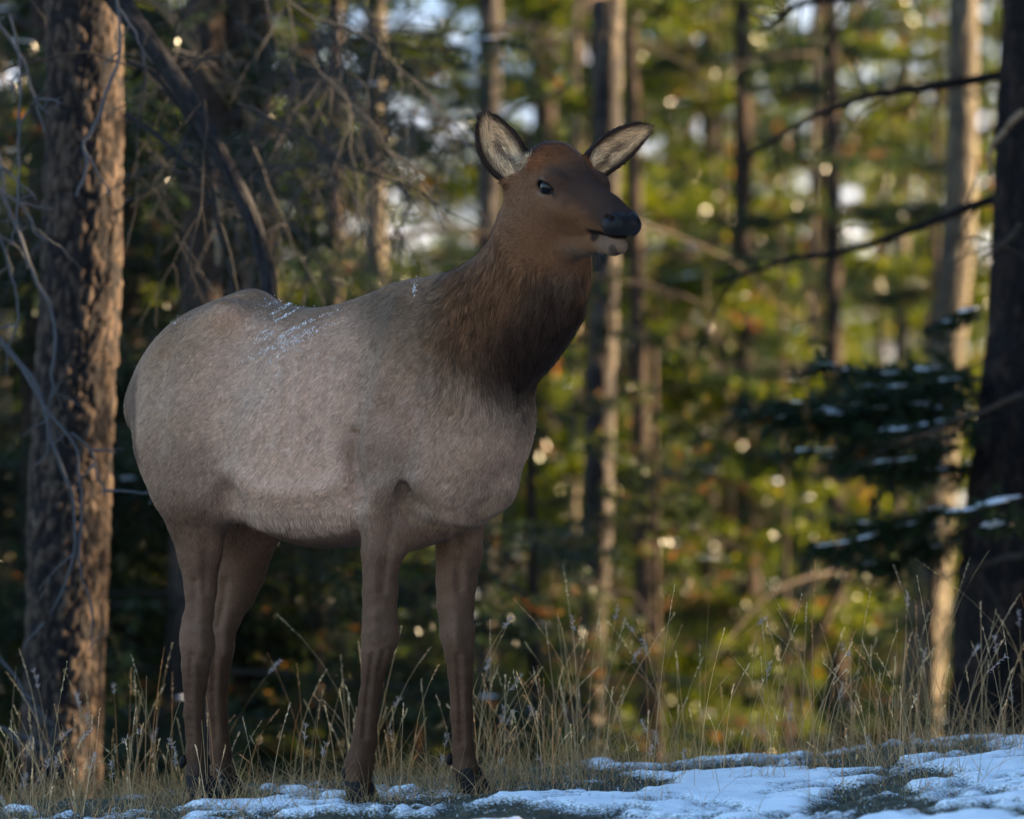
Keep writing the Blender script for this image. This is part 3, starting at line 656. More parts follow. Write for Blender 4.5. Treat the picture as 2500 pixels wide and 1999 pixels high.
# the wood goes on beyond the left edge of the picture
for i, (pr, x, y, s) in enumerate([(F1, -3.2, 29.0, 1.0), (F1, -4.4, 31.5, 1.1), (P1, -4.6, 37, 0.9), (P2, -6.2, 34, 0.9), (S1, -5.6, 42, 1.0), (P2, -7.5, 46, 1.0), (P1, -8.5, 40, 1.0), (P1, -6.8, 55, 1.0), (P2, -9.5, 52, 1.0), (P1, -11, 62, 1.1), (P2, -8.0, 68, 1.1), (P1, -12.5, 48, 1.0), (P2, -10.5, 36, 1.0), (P1, -14, 70, 1.1), (P2, -7.6, 30, 1.0), (P1, -15, 56, 1.1), (P2, -13, 41, 1.0), (P1, -10, 80, 1.2)]):
    plant(pr, 'conifer_tree', x, y, i * 1.7, s, 'evergreen standing outside the picture beyond its left edge', 'evergreens beyond the left edge')
# ------------------------------------------------------------------ the elk (distance field -> one continuous skin)
TH = math.radians(40)
HV = np.array([math.cos(TH), -math.sin(TH), 0.0]); LV = np.array([math.sin(TH), math.cos(TH), 0.0])
PX = 20 * K                                   # one photo pixel at the elk, in metres
EC = W(800, 1000, 0.0)                        # middle of the trunk
def tz(t_px, py):                             # height of photo row py at the trunk station t
    return W(0, py, -t_px * PX * math.sin(TH))[2]
TORSO = np.array([  # t, top row, bottom row, half width (photo pixels)
    (-636, 985, 995, 8), (-612, 935, 1040, 64), (-570, 872, 1085, 100), (-500, 808, 1140, 146), (-400, 752, 1180, 186), (-280, 726, 1232, 202), (-150, 744, 1300, 218),
    (-50, 752, 1332, 230), (60, 742, 1334, 228), (160, 716, 1326, 198), (250, 698, 1320, 176), (350, 722, 1304, 168), (450, 800, 1268, 152), (540, 890, 1178, 116), (588, 955, 1112, 72), (612, 1020, 1050, 10)], float)
TT = TORSO[:, 0] * PX
TTOP = np.array([tz(a, b) for a, b in TORSO[:, :2]]); TBOT = np.array([tz(a, b) for a, b in TORSO[:, [0, 2]]]); TW = TORSO[:, 3] * PX
def hermite(x, xs, ys):
    m = np.gradient(ys, xs)
    i = np.clip(np.searchsorted(xs, x) - 1, 0, len(xs) - 2)
    h = xs[i+1] - xs[i]; u = np.clip((x - xs[i]) / h, 0, 1)
    return ((2*u**3-3*u**2+1)*ys[i] + (u**3-2*u**2+u)*h*m[i] + (-2*u**3+3*u**2)*ys[i+1] + (u**3-u**2)*h*m[i+1])

# head frame
HY = math.radians(56)
HBACK = W(1340, 480, -0.45)
_hd = np.array([math.cos(HY), -math.sin(HY), 0.0])
_hp = math.radians(12.2)
HA = nrm(_hd * math.cos(_hp) + np.array([0, 0, -1.0]) * math.sin(_hp)); HL = np.array([math.sin(HY), math.cos(HY), 0.0]); HN = np.cross(HL, HA) * -1
if HN[2] < 0: HN = -HN
HEAD = np.array([  # s, centre offset up, half height, half width (m)
    (-0.09, 0.02, 0.012, 0.012), (-0.07, 0.02, 0.07, 0.056), (-0.03, 0.02, 0.108, 0.080), (0.02, 0.018, 0.118, 0.090), (0.06, 0.010, 0.112, 0.092), (0.10, 0.002, 0.100, 0.087),
    (0.14, -0.004, 0.086, 0.075), (0.18, -0.004, 0.074, 0.062), (0.22, 0.0, 0.062, 0.053), (0.26, 0.004, 0.052, 0.047), (0.290, 0.003, 0.043, 0.045), (0.315, -0.003, 0.035, 0.042), (0.335, -0.007, 0.026, 0.035), (0.350, -0.009, 0.007, 0.011)])
def hp(s, u, n): return HBACK + HA * s + HL * u + HN * n
EYES = [hp(0.096, sg * 0.0685, 0.042) for sg in (-1, 1)]
EYE_R = 0.0235

# ears: base, tip, opening direction, half width, cup
EARS = []
def ear(base, tip, opening, hw, cup):
    e = tip - base; L = np.linalg.norm(e); e = e / L
    n = opening - e * (opening @ e); n = n / np.linalg.norm(n); w = np.cross(e, n)
    EARS.append(dict(b=base, e=e, n=n, w=w, L=L, hw=hw, cup=cup))
ear(W(1258, 432, -0.46), W(1182, 285, -0.47), nrm(np.array([0.42, -1.0, 0.10])), 0.060, 5.0)
ear(W(1436, 412, -0.42), W(1580, 310, -0.40), nrm(np.array([-0.02, -1.0, -0.50])), 0.046, 6.0)

def chain(nodes, dy, kx=None):
    out = []
    for nd in nodes:
        d = nd[3] if len(nd) > 3 else dy
        out.append(np.append(W(nd[0], nd[1], d), nd[2] * PX))
    return out
LEGS = dict(
    near_fore=chain([(965, 960, 120, -.27), (948, 1080, 92, -.295), (938, 1180, 64, -.30), (933, 1260, 53), (931, 1347, 48.5), (928, 1445, 43), (927, 1500, 42), (927, 1548, 44), (919, 1595, 37), (911, 1645, 27), (903, 1700, 25), (897, 1745, 25.5), (891, 1805, 29), (878, 1862, 34), (875, 1910, 30), (874, 1938, 29)], -.265),
    far_fore=chain([(1125, 1060, 105, -.13), (1130, 1150, 80, -.11), (1125, 1240, 64), (1122, 1347, 58), (1114, 1420, 50), (1112, 1470, 46), (1116, 1544, 43), (1122, 1593, 36.5), (1125, 1642, 30), (1127, 1741, 26), (1131, 1830, 26), (1136, 1875, 30), (1139, 1905, 28)], -.12),
    near_hind=chain([(485, 985, 150, .14), (476, 1090, 132, .10), (478, 1180, 108, .09), (482, 1262, 80), (487, 1347, 56), (490, 1440, 40), (488, 1495, 35), (482, 1545, 37), (480, 1575, 39), (478, 1625, 34), (477, 1665, 29), (474, 1741, 24.5), (479, 1835, 24), (483, 1885, 28), (486, 1925, 29)], .115),
    far_hind=chain([(600, 1060, 130, .30), (600, 1190, 112, .31), (594, 1270, 95, .33), (588, 1337, 82), (580, 1396, 70), (570, 1445, 57), (552, 1495, 43), (537, 1544, 38), (533, 1578, 39.5), (529, 1620, 34), (528, 1667, 29.5), (530, 1741, 25.5), (538, 1835, 26), (544, 1885, 29), (548, 1925, 30)], .345))
NECK = chain([(1076, 905, 174, -.27), (1155, 838, 152, -.30), (1241, 770, 143, -.34), (1296, 700, 131, -.38), (1322, 625, 112, -.41), (1330, 555, 100, -.44), (1335, 490, 90, -.45)], -.3)
JAW = [(hp(0.0, 0, -0.085), 0.055), (hp(0.05, 0, -0.104), 0.046), (hp(0.11, 0, -0.100), 0.039), (hp(0.17, 0, -0.086), 0.031), (hp(0.22, 0, -0.072), 0.026), (hp(0.262, 0, -0.066), 0.0245), (hp(0.300, 0, -0.065), 0.0235), (hp(0.330, 0, -0.060), 0.0185)]

def elk_surface():
    # uneven grid: fine round the head, coarser elsewhere
    def axis(lo, hi, f0, f1, fine, coarse):
        a = [np.arange(lo, f0, coarse), np.arange(f0, f1, fine), np.arange(f1, hi + coarse, coarse)]
        return np.unique(np.round(np.concatenate(a), 5))
    hx0, hx1 = W(1160, 0, -.45)[0], W(1600, 0, -.45)[0]
    xs = axis(W(270, 0)[0], hx1 + 0.02, hx0, hx1, 0.0036, 0.0066)
    ys = axis(20 - 0.88, 20 + 0.62, 20 - 0.87, 20 - 0.28, 0.0040, 0.0070)
    hz0, hz1 = W(0, 650, -.45)[2], W(0, 262, -.45)[2]
    zs = axis(W(0, 1975, -.3)[2], hz1 + 0.02, hz0, hz1, 0.0036, 0.0066)
    F = np.full((len(xs), len(ys), len(zs)), 0.25, np.float32)
    ax3 = (xs, ys, zs)
    def region(lo, hi):
        sl = tuple(slice(max(0, np.searchsorted(a, l) - 1), np.searchsorted(a, h) + 1) for a, l, h in zip(ax3, lo, hi))
        g = [a[s].astype(np.float32) for a, s in zip(ax3, sl)]
        return sl, g[0][:, None, None], g[1][None, :, None], g[2][None, None, :]
    def union(sl, d, k):
        a = F[sl]
        h = np.maximum(k - np.abs(a - d), 0) / k
        F[sl] = np.minimum(a, d) - h * h * k * 0.25
    def carve(sl, d, k):
        a = F[sl]; b = -d
        h = np.maximum(k - np.abs(a - b), 0) / k
        F[sl] = np.maximum(a, b) + h * h * k * 0.25
    def cone(a, ra, b, rb, k, lat=None):
        m = max(ra, rb) + k + 0.03
        sl, X, Y, Z = region(np.minimum(a, b) - m, np.maximum(a, b) + m)
        ba = (b - a).astype(np.float32); L2 = float(ba @ ba) + 1e-9
        px, py, pz = X - np.float32(a[0]), Y - np.float32(a[1]), Z - np.float32(a[2])
        h = np.clip((px * ba[0] + py * ba[1] + pz * ba[2]) / L2, 0, 1)
        dx, dy, dz = px - ba[0] * h, py - ba[1] * h, pz - ba[2] * h
        d2 = dx * dx + dy * dy + dz * dz
        if lat is not None:
            q = dx * lat[0][0] + dy * lat[0][1]
            d2 = d2 + q * q * (1 / lat[1] ** 2 - 1)
        return sl, np.sqrt(d2) - (ra + (rb - ra) * h)
    # torso
    sl, X, Y, Z = region(np.array([-9, 0, W(0, 1420)[2]]), np.array([9, 99, W(0, 620)[2]]))
    t = (X - EC[0]) * HV[0] + (Y - EC[1]) * HV[1]; u = (X - EC[0]) * LV[0] + (Y - EC[1]) * LV[1]
    top = hermite(t, TT, TTOP); bot = hermite(t, TT, TBOT); w = np.maximum(hermite(t, TT, TW), 0.004)
    zc = (top + bot) / 2; a = np.maximum((top - bot) / 2, 0.004)
    zr = (Z - zc) / a
    egg = 0.10 + 0.26 * sstep(0.05, 0.3, t) * (1 - sstep(0.42, 0.6, t)) 
    we = w * np.clip(1 - egg * zr, 0.4, 1.5)
    r = (np.abs(u / we) ** 2.25 + np.abs(zr) ** 2.25) ** (1 / 2.25)
    d = ((r - 1) * np.minimum(a, w) * 0.9).astype(np.float32)
    out = np.maximum(TT[0] - t, t - TT[-1]); d = np.where(out > 0, np.maximum(d, out), d)
    union(sl, d, 0.02)
    # hip bones, spine ridge, point of the shoulder, brisket
    for (px, py, rr, dy) in ((550, 770, 34, .05), (618, 756, 36, .19)):
        c = W(px, py, dy); s2, dd = cone(c, rr * PX, c + HV * -0.05 + np.array([0, 0, -0.02]), rr * PX * 0.9, 0.07); union(s2, dd, 0.06)
    # neck
    for i in range(len(NECK) - 1):
        s2, dd = cone(NECK[i][:3], NECK[i][3], NECK[i+1][:3], NECK[i+1][3], 0.10, (LV, 0.80)); union(s2, dd, 0.06 if i else 0.14)
    # legs
    for nm, ch in LEGS.items():
        for i in range(len(ch) - 1):
            kk = 0.05 if i == 0 else (0.03 if i < 3 else 0.012)
            if 'hind' in nm and i < 2: kk = 0.10
            lt = (LV, 0.62) if (i == 0) else ((LV, 0.78) if i < 3 else ((LV, 0.9) if i < 8 else None))
            s2, dd = cone(ch[i][:3], ch[i][3], ch[i+1][:3], ch[i+1][3], kk, lt); union(s2, dd, kk)
    # point of the hock, dew claws' pads
    for (px, py, rr, dy) in ((456, 1556, 11, .135), (514, 1556, 11, .365)):
        c = W(px, py, dy); s2, dd = cone(c, rr * PX, c + np.array([0, 0, 0.05]), rr * PX * 0.7, 0.03); union(s2, dd, 0.03)
    for (px, py, rr, dy) in ((506, 1566, 8, .10), (950, 1545, 10, -.29), (1112, 1548, 10, -.15)):
        c = W(px, py, dy); s2, dd = cone(c, rr * PX, c + np.array([0, 0, -0.02]), rr * PX, 0.04); union(s2, dd, 0.04)
    # brisket fold between the fore legs
    a_, b_ = W(1000, 1290, -.28), W(1215, 1200, -.30); s2, dd = cone(a_, 0.035, b_, 0.03, 0.08); union(s2, dd, 0.08)
    # fold behind the elbow, fold before the stifle, arm pit
    for pa, pb, rr, kk in ((W(866, 1165, -.325), W(872, 1090, -.335), 0.012, 0.05), (W(580, 1262, -.05), W(560, 1215, -.045), 0.008, 0.07), (W(1010, 1235, -.36), W(990, 1200, -.36), 0.02, 0.05)):
        s2, dd = cone(pa, rr, pb, rr * 0.6, kk); carve(s2, dd, kk)
    # head
    sl, X, Y, Z = region(HBACK - 0.45, HBACK + 0.45)
    s = (X - HBACK[0]) * HA[0] + (Y - HBACK[1]) * HA[1] + (Z - HBACK[2]) * HA[2]
    uu = (X - HBACK[0]) * HL[0] + (Y - HBACK[1]) * HL[1] + 0 * Z
    nn = (X - HBACK[0]) * HN[0] + (Y - HBACK[1]) * HN[1] + (Z - HBACK[2]) * HN[2]
    oc = np.interp(s, HEAD[:, 0], HEAD[:, 1]); hh = hermite(s, HEAD[:, 0], HEAD[:, 2]); hw = hermite(s, HEAD[:, 0], HEAD[:, 3])
    hh = np.maximum(hh, 0.004); hw = np.maximum(hw, 0.004)
    zr = (nn - oc) / hh
    wl_ = hw * np.where(zr < 0, 1 - 0.30 * np.abs(zr) * sstep(0.05, 0.16, s), 1 - 0.05 * zr)
    r = (np.abs(uu / wl_) ** 2.2 + np.abs(zr) ** 2.2) ** (1 / 2.2)
    d = ((r - 1) * np.minimum(hh, hw) * 0.9).astype(np.float32)
    out = np.maximum(HEAD[0, 0] - s, s - HEAD[-1, 0]); d = np.where(out > 0, np.maximum(d, out), d)
    union(sl, d, 0.035)
    for i in range(len(JAW) - 1):
        s2, dd = cone(JAW[i][0], JAW[i][1], JAW[i+1][0], JAW[i+1][1], 0.03, (HL, 0.80 if i < 2 else 1.0)); union(s2, dd, 0.035 if i < 2 else (0.014 if i < 3 else 0.006))
    # brows, cheek bones, nostril wings, lids
    for sg in (-1, 1):
        for (s_, u_, n_, r_, kk) in ((0.088, 0.070, 0.064, 0.014, 0.03), (0.118, 0.064, 0.060, 0.010, 0.03), (0.15, 0.058, 0.004, 0.020, 0.05), (0.322, 0.023, 0.008, 0.012, 0.03), (0.310, 0.028, -0.016, 0.016, 0.03)):
            c = hp(s_, sg * u_, n_); s2, dd = cone(c, r_, c + HA * 0.02, r_, kk); union(s2, dd, kk)
        c = hp(0.096, sg * 0.089, 0.0405); s2, dd = cone(c - HA * 0.019 - HN * 0.001, 0.0145, c + HA * 0.030 + HN * 0.001, 0.0085, 0.010); carve(s2, dd, 0.010)
        lid_ = [hp(0.074, sg * 0.0855, 0.046), hp(0.088, sg * 0.0915, 0.0575), hp(0.110, sg * 0.0885, 0.0575), hp(0.130, sg * 0.080, 0.047)]
        for a_, b_ in zip(lid_, lid_[1:]):
            s2, dd = cone(a_, 0.0048, b_, 0.0048, 0.008); union(s2, dd, 0.008)
        c = hp(0.334, sg * 0.032, 0.006); s2, dd = cone(c, 0.0095, c - HA * 0.020 + HN * 0.004 + HL * sg * 0.006, 0.006, 0.007); carve(s2, dd, 0.007)
    # mouth slit
    for sg in (-1, 1):
        ps = [hp(0.344, sg * 0.012, -0.034), hp(0.318, sg * 0.038, -0.037), hp(0.285, sg * 0.046, -0.041), hp(0.238, sg * 0.052, -0.041)]
        for i in range(3):
            s2, dd = cone(ps[i], 0.004 + (0.001 if i else 0), ps[i+1], 0.0045, 0.007); carve(s2, dd, 0.007)
    # ears
    for E in EARS:
        c = E['b'] + E['e'] * E['L'] * 0.5
        sl, X, Y, Z = region(c - E['L'] * 0.8, c + E['L'] * 0.8)
        def dot(v): return (X - E['b'][0]) * v[0] + (Y - E['b'][1]) * v[1] + (Z - E['b'][2]) * v[2]
        e, w_, n_ = dot(E['e']) / E['L'], dot(E['w']), dot(E['n'])
        ee = np.clip(e, 0, 1)
        wid = E['hw'] * np.clip(np.sin(np.pi * np.clip(0.14 + 0.80 * ee ** 0.9, 0, 1)), 0.02, 1) ** 0.62
        cup = E['cup'] * w_ ** 2 * (1.25 - 0.7 * ee) - 0.016 * np.sin(np.pi * ee)
        d = np.maximum(np.abs(n_ - cup) - (0.0065 - 0.0025 * ee), np.abs(w_) - wid)
        d = np.maximum(d, (e - 1 + 2.2 * (w_ / E['hw']) ** 2 * 0.12) * E['L']); d = np.maximum(d, -e * E['L']) * 0.8
        union(sl, d.astype(np.float32), 0.012)
        s2, dd = cone(E['b'] - E['e'] * 0.04, 0.036, E['b'] + E['e'] * 0.014, 0.025, 0.03); union(s2, dd, 0.03)
    # surface nets
    S = F < 0
    n0, n1, n2 = S.shape
    cs = np.zeros((n0-1, n1-1, n2-1), np.uint8)
    for a in (0, 1):
        for b in (0, 1):
            for c in (0, 1): cs += S[a:n0-1+a, b:n1-1+b, c:n2-1+c]
    act = (cs > 0) & (cs < 8); ii, jj, kk = np.nonzero(act)
    vid = np.full(act.shape, -1, np.int64); vid[ii, jj, kk] = np.arange(len(ii))
    cor = [(a, b, c) for a in (0, 1) for b in (0, 1) for c in (0, 1)]
    val = {o: F[ii+o[0], jj+o[1], kk+o[2]] for o in cor}
    acc = np.zeros((len(ii), 3)); cnt = np.zeros(len(ii))
    def pos(o): return np.stack([xs[ii+o[0]], ys[jj+o[1]], zs[kk+o[2]]], 1)
    for o in cor:
        for ax in range(3):
            if o[ax] == 0:
                p = list(o); p[ax] = 1; p = tuple(p)
                va, vb = val[o], val[p]; m = (va < 0) != (vb < 0)
                tt = np.where(m, va / np.where(m, va - vb, 1), 0)[:, None]
                acc += np.where(m[:, None], pos(o) * (1 - tt) + pos(p) * tt, 0); cnt += m
    V = acc / cnt[:, None]
    quads = []
    for ax in range(3):
        sa = [slice(None)] * 3; sb = [slice(None)] * 3; sa[ax] = slice(0, -1); sb[ax] = slice(1, None)
        A, B = S[tuple(sa)], S[tuple(sb)]
        o1, o2 = [(1, 2), (2, 0), (0, 1)][ax]
        e = np.argwhere(A != B)
        e = e[(e[:, o1] > 0) & (e[:, o2] > 0) & (e[:, o1] < S.shape[o1]-1) & (e[:, o2] < S.shape[o2]-1)]
        d1 = np.zeros(3, int); d1[o1] = 1; d2 = np.zeros(3, int); d2[o2] = 1
        g = lambda x: vid[x[:, 0], x[:, 1], x[:, 2]]
        q = np.stack([g(e-d1-d2), g(e-d2), g(e), g(e-d1)], 1)
        flip = ~A[e[:, 0], e[:, 1], e[:, 2]]
        q[flip] = q[flip][:, ::-1]; quads.append(q)
    Q = np.concatenate(quads); Q = Q[(Q >= 0).all(1)]
    # keep the largest connected piece, then relax the skin a little
    lab = np.arange(len(V))
    for _ in range(400):
        m = lab[Q].min(1); new = lab.copy(); np.minimum.at(new, Q.ravel(), np.repeat(m, 4)); new = new[new]
        if (new == lab).all(): break
        lab = new
    main = np.bincount(lab).argmax(); keep = lab == main
    remap = np.cumsum(keep) - 1; Q = remap[Q[keep[Q[:, 0]]]]; V = V[keep]
    ed = np.concatenate([Q[:, [0, 1]], Q[:, [1, 2]], Q[:, [2, 3]], Q[:, [3, 0]]]); ed = np.concatenate([ed, ed[:, ::-1]])
    deg = np.bincount(ed[:, 0], minlength=len(V))[:, None]
    for lam in (0.5, -0.2, 0.5, -0.2, 0.5):
        av = np.stack([np.bincount(ed[:, 0], V[ed[:, 1], k], minlength=len(V)) for k in range(3)], 1) / np.maximum(deg, 1)
        V = V + lam * (av - V)
    return V, Q

def vnormals(V, Q):
    fn = np.cross(V[Q[:, 2]] - V[Q[:, 0]], V[Q[:, 3]] - V[Q[:, 1]])
    N = np.stack([np.bincount(Q.ravel(), np.repeat(fn[:, k], 4), minlength=len(V)) for k in range(3)], 1)
    return nrm(N)

# coat colours as reflectances, placed by stations on the right side of the animal and mirrored to the left
C_FLANK = (0.60, 0.378, 0.272); C_BACK = (0.30, 0.165, 0.090); C_BELLY = (0.72, 0.46, 0.34); C_SHOULD = (0.37, 0.23, 0.165)
C_NECK = (0.130, 0.060, 0.028); C_MANE = (0.022, 0.0135, 0.011); C_CHEST = (0.46, 0.29, 0.205); C_LEG = (0.195, 0.106, 0.068); C_SHANK = (0.132, 0.067, 0.041)
STATIONS = [  # photo px, row, radius px, colour, weight
    (640, 950, 170, C_FLANK, 1), (760, 1000, 160, C_FLANK, 1), (640, 800, 70, (0.46, 0.28, 0.19), 1), (780, 800, 70, (0.44, 0.265, 0.18), 1), (540, 830, 60, (0.44, 0.27, 0.18), 1), (450, 950, 120, (0.42, 0.265, 0.18), 1), (420, 820, 80, C_BACK, 1), 
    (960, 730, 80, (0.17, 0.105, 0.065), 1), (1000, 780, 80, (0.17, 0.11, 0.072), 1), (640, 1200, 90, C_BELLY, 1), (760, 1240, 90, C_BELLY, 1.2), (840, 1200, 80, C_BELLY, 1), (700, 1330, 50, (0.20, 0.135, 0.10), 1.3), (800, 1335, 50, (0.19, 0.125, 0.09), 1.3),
    (930, 1000, 110, C_SHOULD, 1), (960, 900, 90, (0.30, 0.19, 0.125), 1), (930, 1130, 80, (0.235, 0.155, 0.115), 1), (1080, 1080, 90, C_CHEST, 1), (1200, 1060, 70, C_CHEST, 1), (1130, 1180, 70, C_CHEST, 1), (1240, 1010, 50, (0.2, 0.14, 0.10), 1),
    (1085, 860, 62, (0.15, 0.080, 0.045), 0.9), (1130, 800, 80, C_NECK, 1.2), (1200, 700, 80, C_NECK, 1.2), (1230, 620, 60, C_NECK, 1), (1130, 970, 60, (0.30, 0.185, 0.12), 1), (1200, 890, 60, (0.070, 0.036, 0.022), 1.1), (1270, 830, 70, (0.048, 0.028, 0.020), 1.4), (1300, 900, 75, C_MANE, 2.4), (1350, 830, 70, C_MANE, 2.2), (1385, 760, 62, (0.036, 0.021, 0.015), 2.0), (1245, 900, 55, (0.042, 0.024, 0.017), 1.5), (1330, 740, 60, (0.075, 0.045, 0.03), 1), (1290, 960, 40, C_MANE, 1.8), (1400, 690, 40, (0.10, 0.066, 0.046), 1),
    (400, 1150, 80, (0.36, 0.22, 0.155), 1), (480, 1150, 80, (0.29, 0.19, 0.14), 1), (480, 1280, 70, C_LEG, 1), (490, 1420, 60, C_LEG, 1), (480, 1570, 50, C_LEG, 1), (478, 1680, 50, C_SHANK, 1), (480, 1800, 60, C_SHANK, 1), (485, 1930, 50, (0.075, 0.05, 0.04), 1),
    (935, 1270, 60, C_LEG, 1), (930, 1400, 60, C_LEG, 1), (925, 1550, 50, C_LEG, 1), (905, 1680, 50, C_SHANK, 1), (890, 1800, 50, C_SHANK, 1), (876, 1880, 40, (0.14, 0.075, 0.045), 1), (874, 1945, 30, (0.10, 0.055, 0.035), 1)]
def coat(P, N):
    """returns colours, fur length, fur direction (unit), for points P with normals N"""
    rel = P - EC
    t = rel @ HV; u = rel @ LV
    ua = -np.abs(u)                               # mirror to the near side
    Q = EC + t[:, None] * HV + ua[:, None] * LV; Q[:, 2] = P[:, 2]
    # bring far legs to the station of the near ones
    fx = sstep(W(0, 1230, 0)[2], W(0, 1330, 0)[2], P[:, 2])
    px = Q[:, 0] / (K * Q[:, 1]) + 1250; py = 999.5 - (Q[:, 2] - CAMZ) / (K * Q[:, 1])
    px0 = P[:, 0] / (K * P[:, 1]) + 1250
    fore = (t > 0) & (fx > 0); hind = (t <= 0) & (fx > 0)
    px = np.where(fore, px * (1 - fx) + 925 * fx, px); px = np.where(hind, px * (1 - fx) + 480 * fx, px)
    acc = np.zeros((len(P), 3)); ws = np.zeros(len(P))
    wv = 26 * (fbm(P[:, 0] * 7, P[:, 1] * 7, P[:, 2] * 7, seed=61, oct=3) - 0.5) * 2
    for (sx, sy, sr, c, wt) in STATIONS:
        d2 = ((px + wv - sx) ** 2 + (py + wv - sy) ** 2) / (sr * 0.98) ** 2
        w = wt * np.exp(-d2) + 1e-4 * wt / (d2 + 1)
        acc += w[:, None] * np.array(c); ws += w
    C = acc / ws[:, None]
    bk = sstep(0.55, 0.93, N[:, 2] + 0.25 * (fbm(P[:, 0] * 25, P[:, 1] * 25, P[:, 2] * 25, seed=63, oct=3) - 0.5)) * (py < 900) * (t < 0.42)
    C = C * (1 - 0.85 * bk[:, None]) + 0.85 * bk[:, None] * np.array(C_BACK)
    ln = np.full(len(P), 0.0125)
    mane = sstep(980, 1140, px) * (1 - sstep(980, 1080, py)) * (py < 1100)
    ln = ln + 0.019 * mane
    ln = np.where(py > 1250, np.interp(py, [1250, 1420], [0.0125, 0.0065]), ln)
    ln = np.where((py > 1265) & (px > 560) & (px < 880) & (np.abs(u) < 0.2), 0.022, ln)
    dr = -HV * 0.75 + np.array([0, 0, -0.65])
    DR = np.tile(dr, (len(P), 1))
    DR = np.where((sstep(1180, 1300, py) > 0.5)[:, None], np.array([0.05, 0, -1.0]), DR)
    mfl = sstep(1000, 1150, px) * (py < 1000)
    DR = DR * (1 - mfl[:, None]) + mfl[:, None] * np.array([-0.25, 0.05, -1.0])
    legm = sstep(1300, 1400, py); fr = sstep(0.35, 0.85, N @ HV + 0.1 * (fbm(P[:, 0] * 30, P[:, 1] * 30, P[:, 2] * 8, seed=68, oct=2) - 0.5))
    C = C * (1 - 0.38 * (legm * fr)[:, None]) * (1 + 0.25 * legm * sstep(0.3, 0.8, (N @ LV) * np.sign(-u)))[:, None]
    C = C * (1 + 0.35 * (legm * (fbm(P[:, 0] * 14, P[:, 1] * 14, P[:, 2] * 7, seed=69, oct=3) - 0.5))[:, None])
    # tan brisket fringe, with the fold's shade painted into the coat above it
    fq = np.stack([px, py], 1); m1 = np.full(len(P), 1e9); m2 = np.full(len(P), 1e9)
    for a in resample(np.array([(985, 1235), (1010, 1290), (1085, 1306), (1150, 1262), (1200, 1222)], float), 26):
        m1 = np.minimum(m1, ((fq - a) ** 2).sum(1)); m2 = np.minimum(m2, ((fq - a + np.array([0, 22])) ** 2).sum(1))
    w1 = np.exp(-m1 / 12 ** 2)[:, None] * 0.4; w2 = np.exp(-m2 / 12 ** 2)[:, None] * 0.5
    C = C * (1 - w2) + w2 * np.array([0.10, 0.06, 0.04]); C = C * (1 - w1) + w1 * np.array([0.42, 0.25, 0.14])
    # tufts along the lie of the hair
    dv = nrm(-HV * 0.75 + np.array([0, 0, -0.65])); pv = np.cross(dv, LV)
    tb = fbm((P @ dv) * 13, (P @ pv) * 75, (P @ LV) * 40, seed=73, oct=3) - 0.5
    tn = fbm(P[:, 2] * 14, P[:, 0] * 85, P[:, 1] * 85, seed=74, oct=3) - 0.5
    C = C * (1 + 0.34 * tb * (1 - mane) + 1.3 * tn * mane)[:, None]
    # rump: pale fringe and dark line beside the tail
    nb = -(N @ HV) + 0.06 * (fbm(P[:, 0] * 30, P[:, 1] * 30, P[:, 2] * 30, seed=64, oct=2) - 0.5)
    rmp = (t < -0.35) * sstep(860, 930, py) * (1 - sstep(1100, 1150, py))
    rw = 0.8 * sstep(0.44, 0.56, nb) * rmp
    C = C * (1 - rw[:, None]) + rw[:, None] * np.where((nb > 0.70)[:, None], np.array([0.50, 0.36, 0.22]), np.array([0.07, 0.045, 0.037]))
    rump = 0 * sstep(-0.50, -0.575, t) * (py < 1130) * (py > 760)
    au = np.abs(u)
    C = C * (1 - rump[:, None]) + rump[:, None] * np.where((au < 0.085)[:, None], np.array([0.33, 0.24, 0.16]), np.where((au < 0.13)[:, None], np.array([0.06, 0.04, 0.033]), C))
    # ---------------- head
    r = P - HBACK; s = r @ HA; uh = np.abs(r @ HL); nh = r @ HN
    inh = sstep(-0.10, -0.055, s + 0.30 * np.clip(nh + 0.03, -0.14, 0)) * sstep(-0.19, -0.14, nh) * (uh < 0.16) * sstep(-0.02, 0.04, s + 1.0 * (nh + 0.16))
    face = np.array([0.160, 0.076, 0.039])
    F = np.tile(face, (len(P), 1))
    def mix(F, w, c): return F * (1 - w[:, None]) + w[:, None] * np.array(c)
    F = mix(F, np.exp(-((s - 0.03) / 0.09) ** 2 - ((nh - 0.0) / 0.07) ** 2) * 0.6, (0.175, 0.092, 0.052))
    wob = 0.028 * (fbm(P[:, 0] * 40, P[:, 1] * 40, P[:, 2] * 40, seed=66, oct=3) - 0.5)
    F = mix(F, sstep(0.055, 0.09, nh + wob) * (1 - sstep(0.045, 0.105, s + wob)), (0.185, 0.068, 0.027))           # rusty crown
    F = mix(F, np.exp(-((s + 0.01) / 0.03) ** 2) * sstep(0.095, 0.115, nh) * 0.7, (0.05, 0.03, 0.025))
    F = mix(F, sstep(0.055, 0.14, s + 1.5 * wob) * sstep(0.008, 0.062, nh + 0.22 * (s - 0.11) + 0.35 * (0.07 - uh) * (uh < 0.07) + wob) * 0.88, (0.050, 0.029, 0.022))  # dark bridge
    F = mix(F, sstep(0.23, 0.31, s) * sstep(-0.03, 0.0, nh) * 0.75, (0.042, 0.027, 0.022))
    de = np.sqrt((s - 0.094) ** 2 + ((nh - 0.040) * 1.2) ** 2)
    F = mix(F, (1 - sstep(0.020, 0.036, de)) * (uh > 0.045) * 0.7, (0.24, 0.15, 0.105))                 # pale eye ring
    lid = np.sqrt(((s - 0.099) / 2.0) ** 2 + (nh - 0.0415 + 0.03 * (s - 0.096)) ** 2)
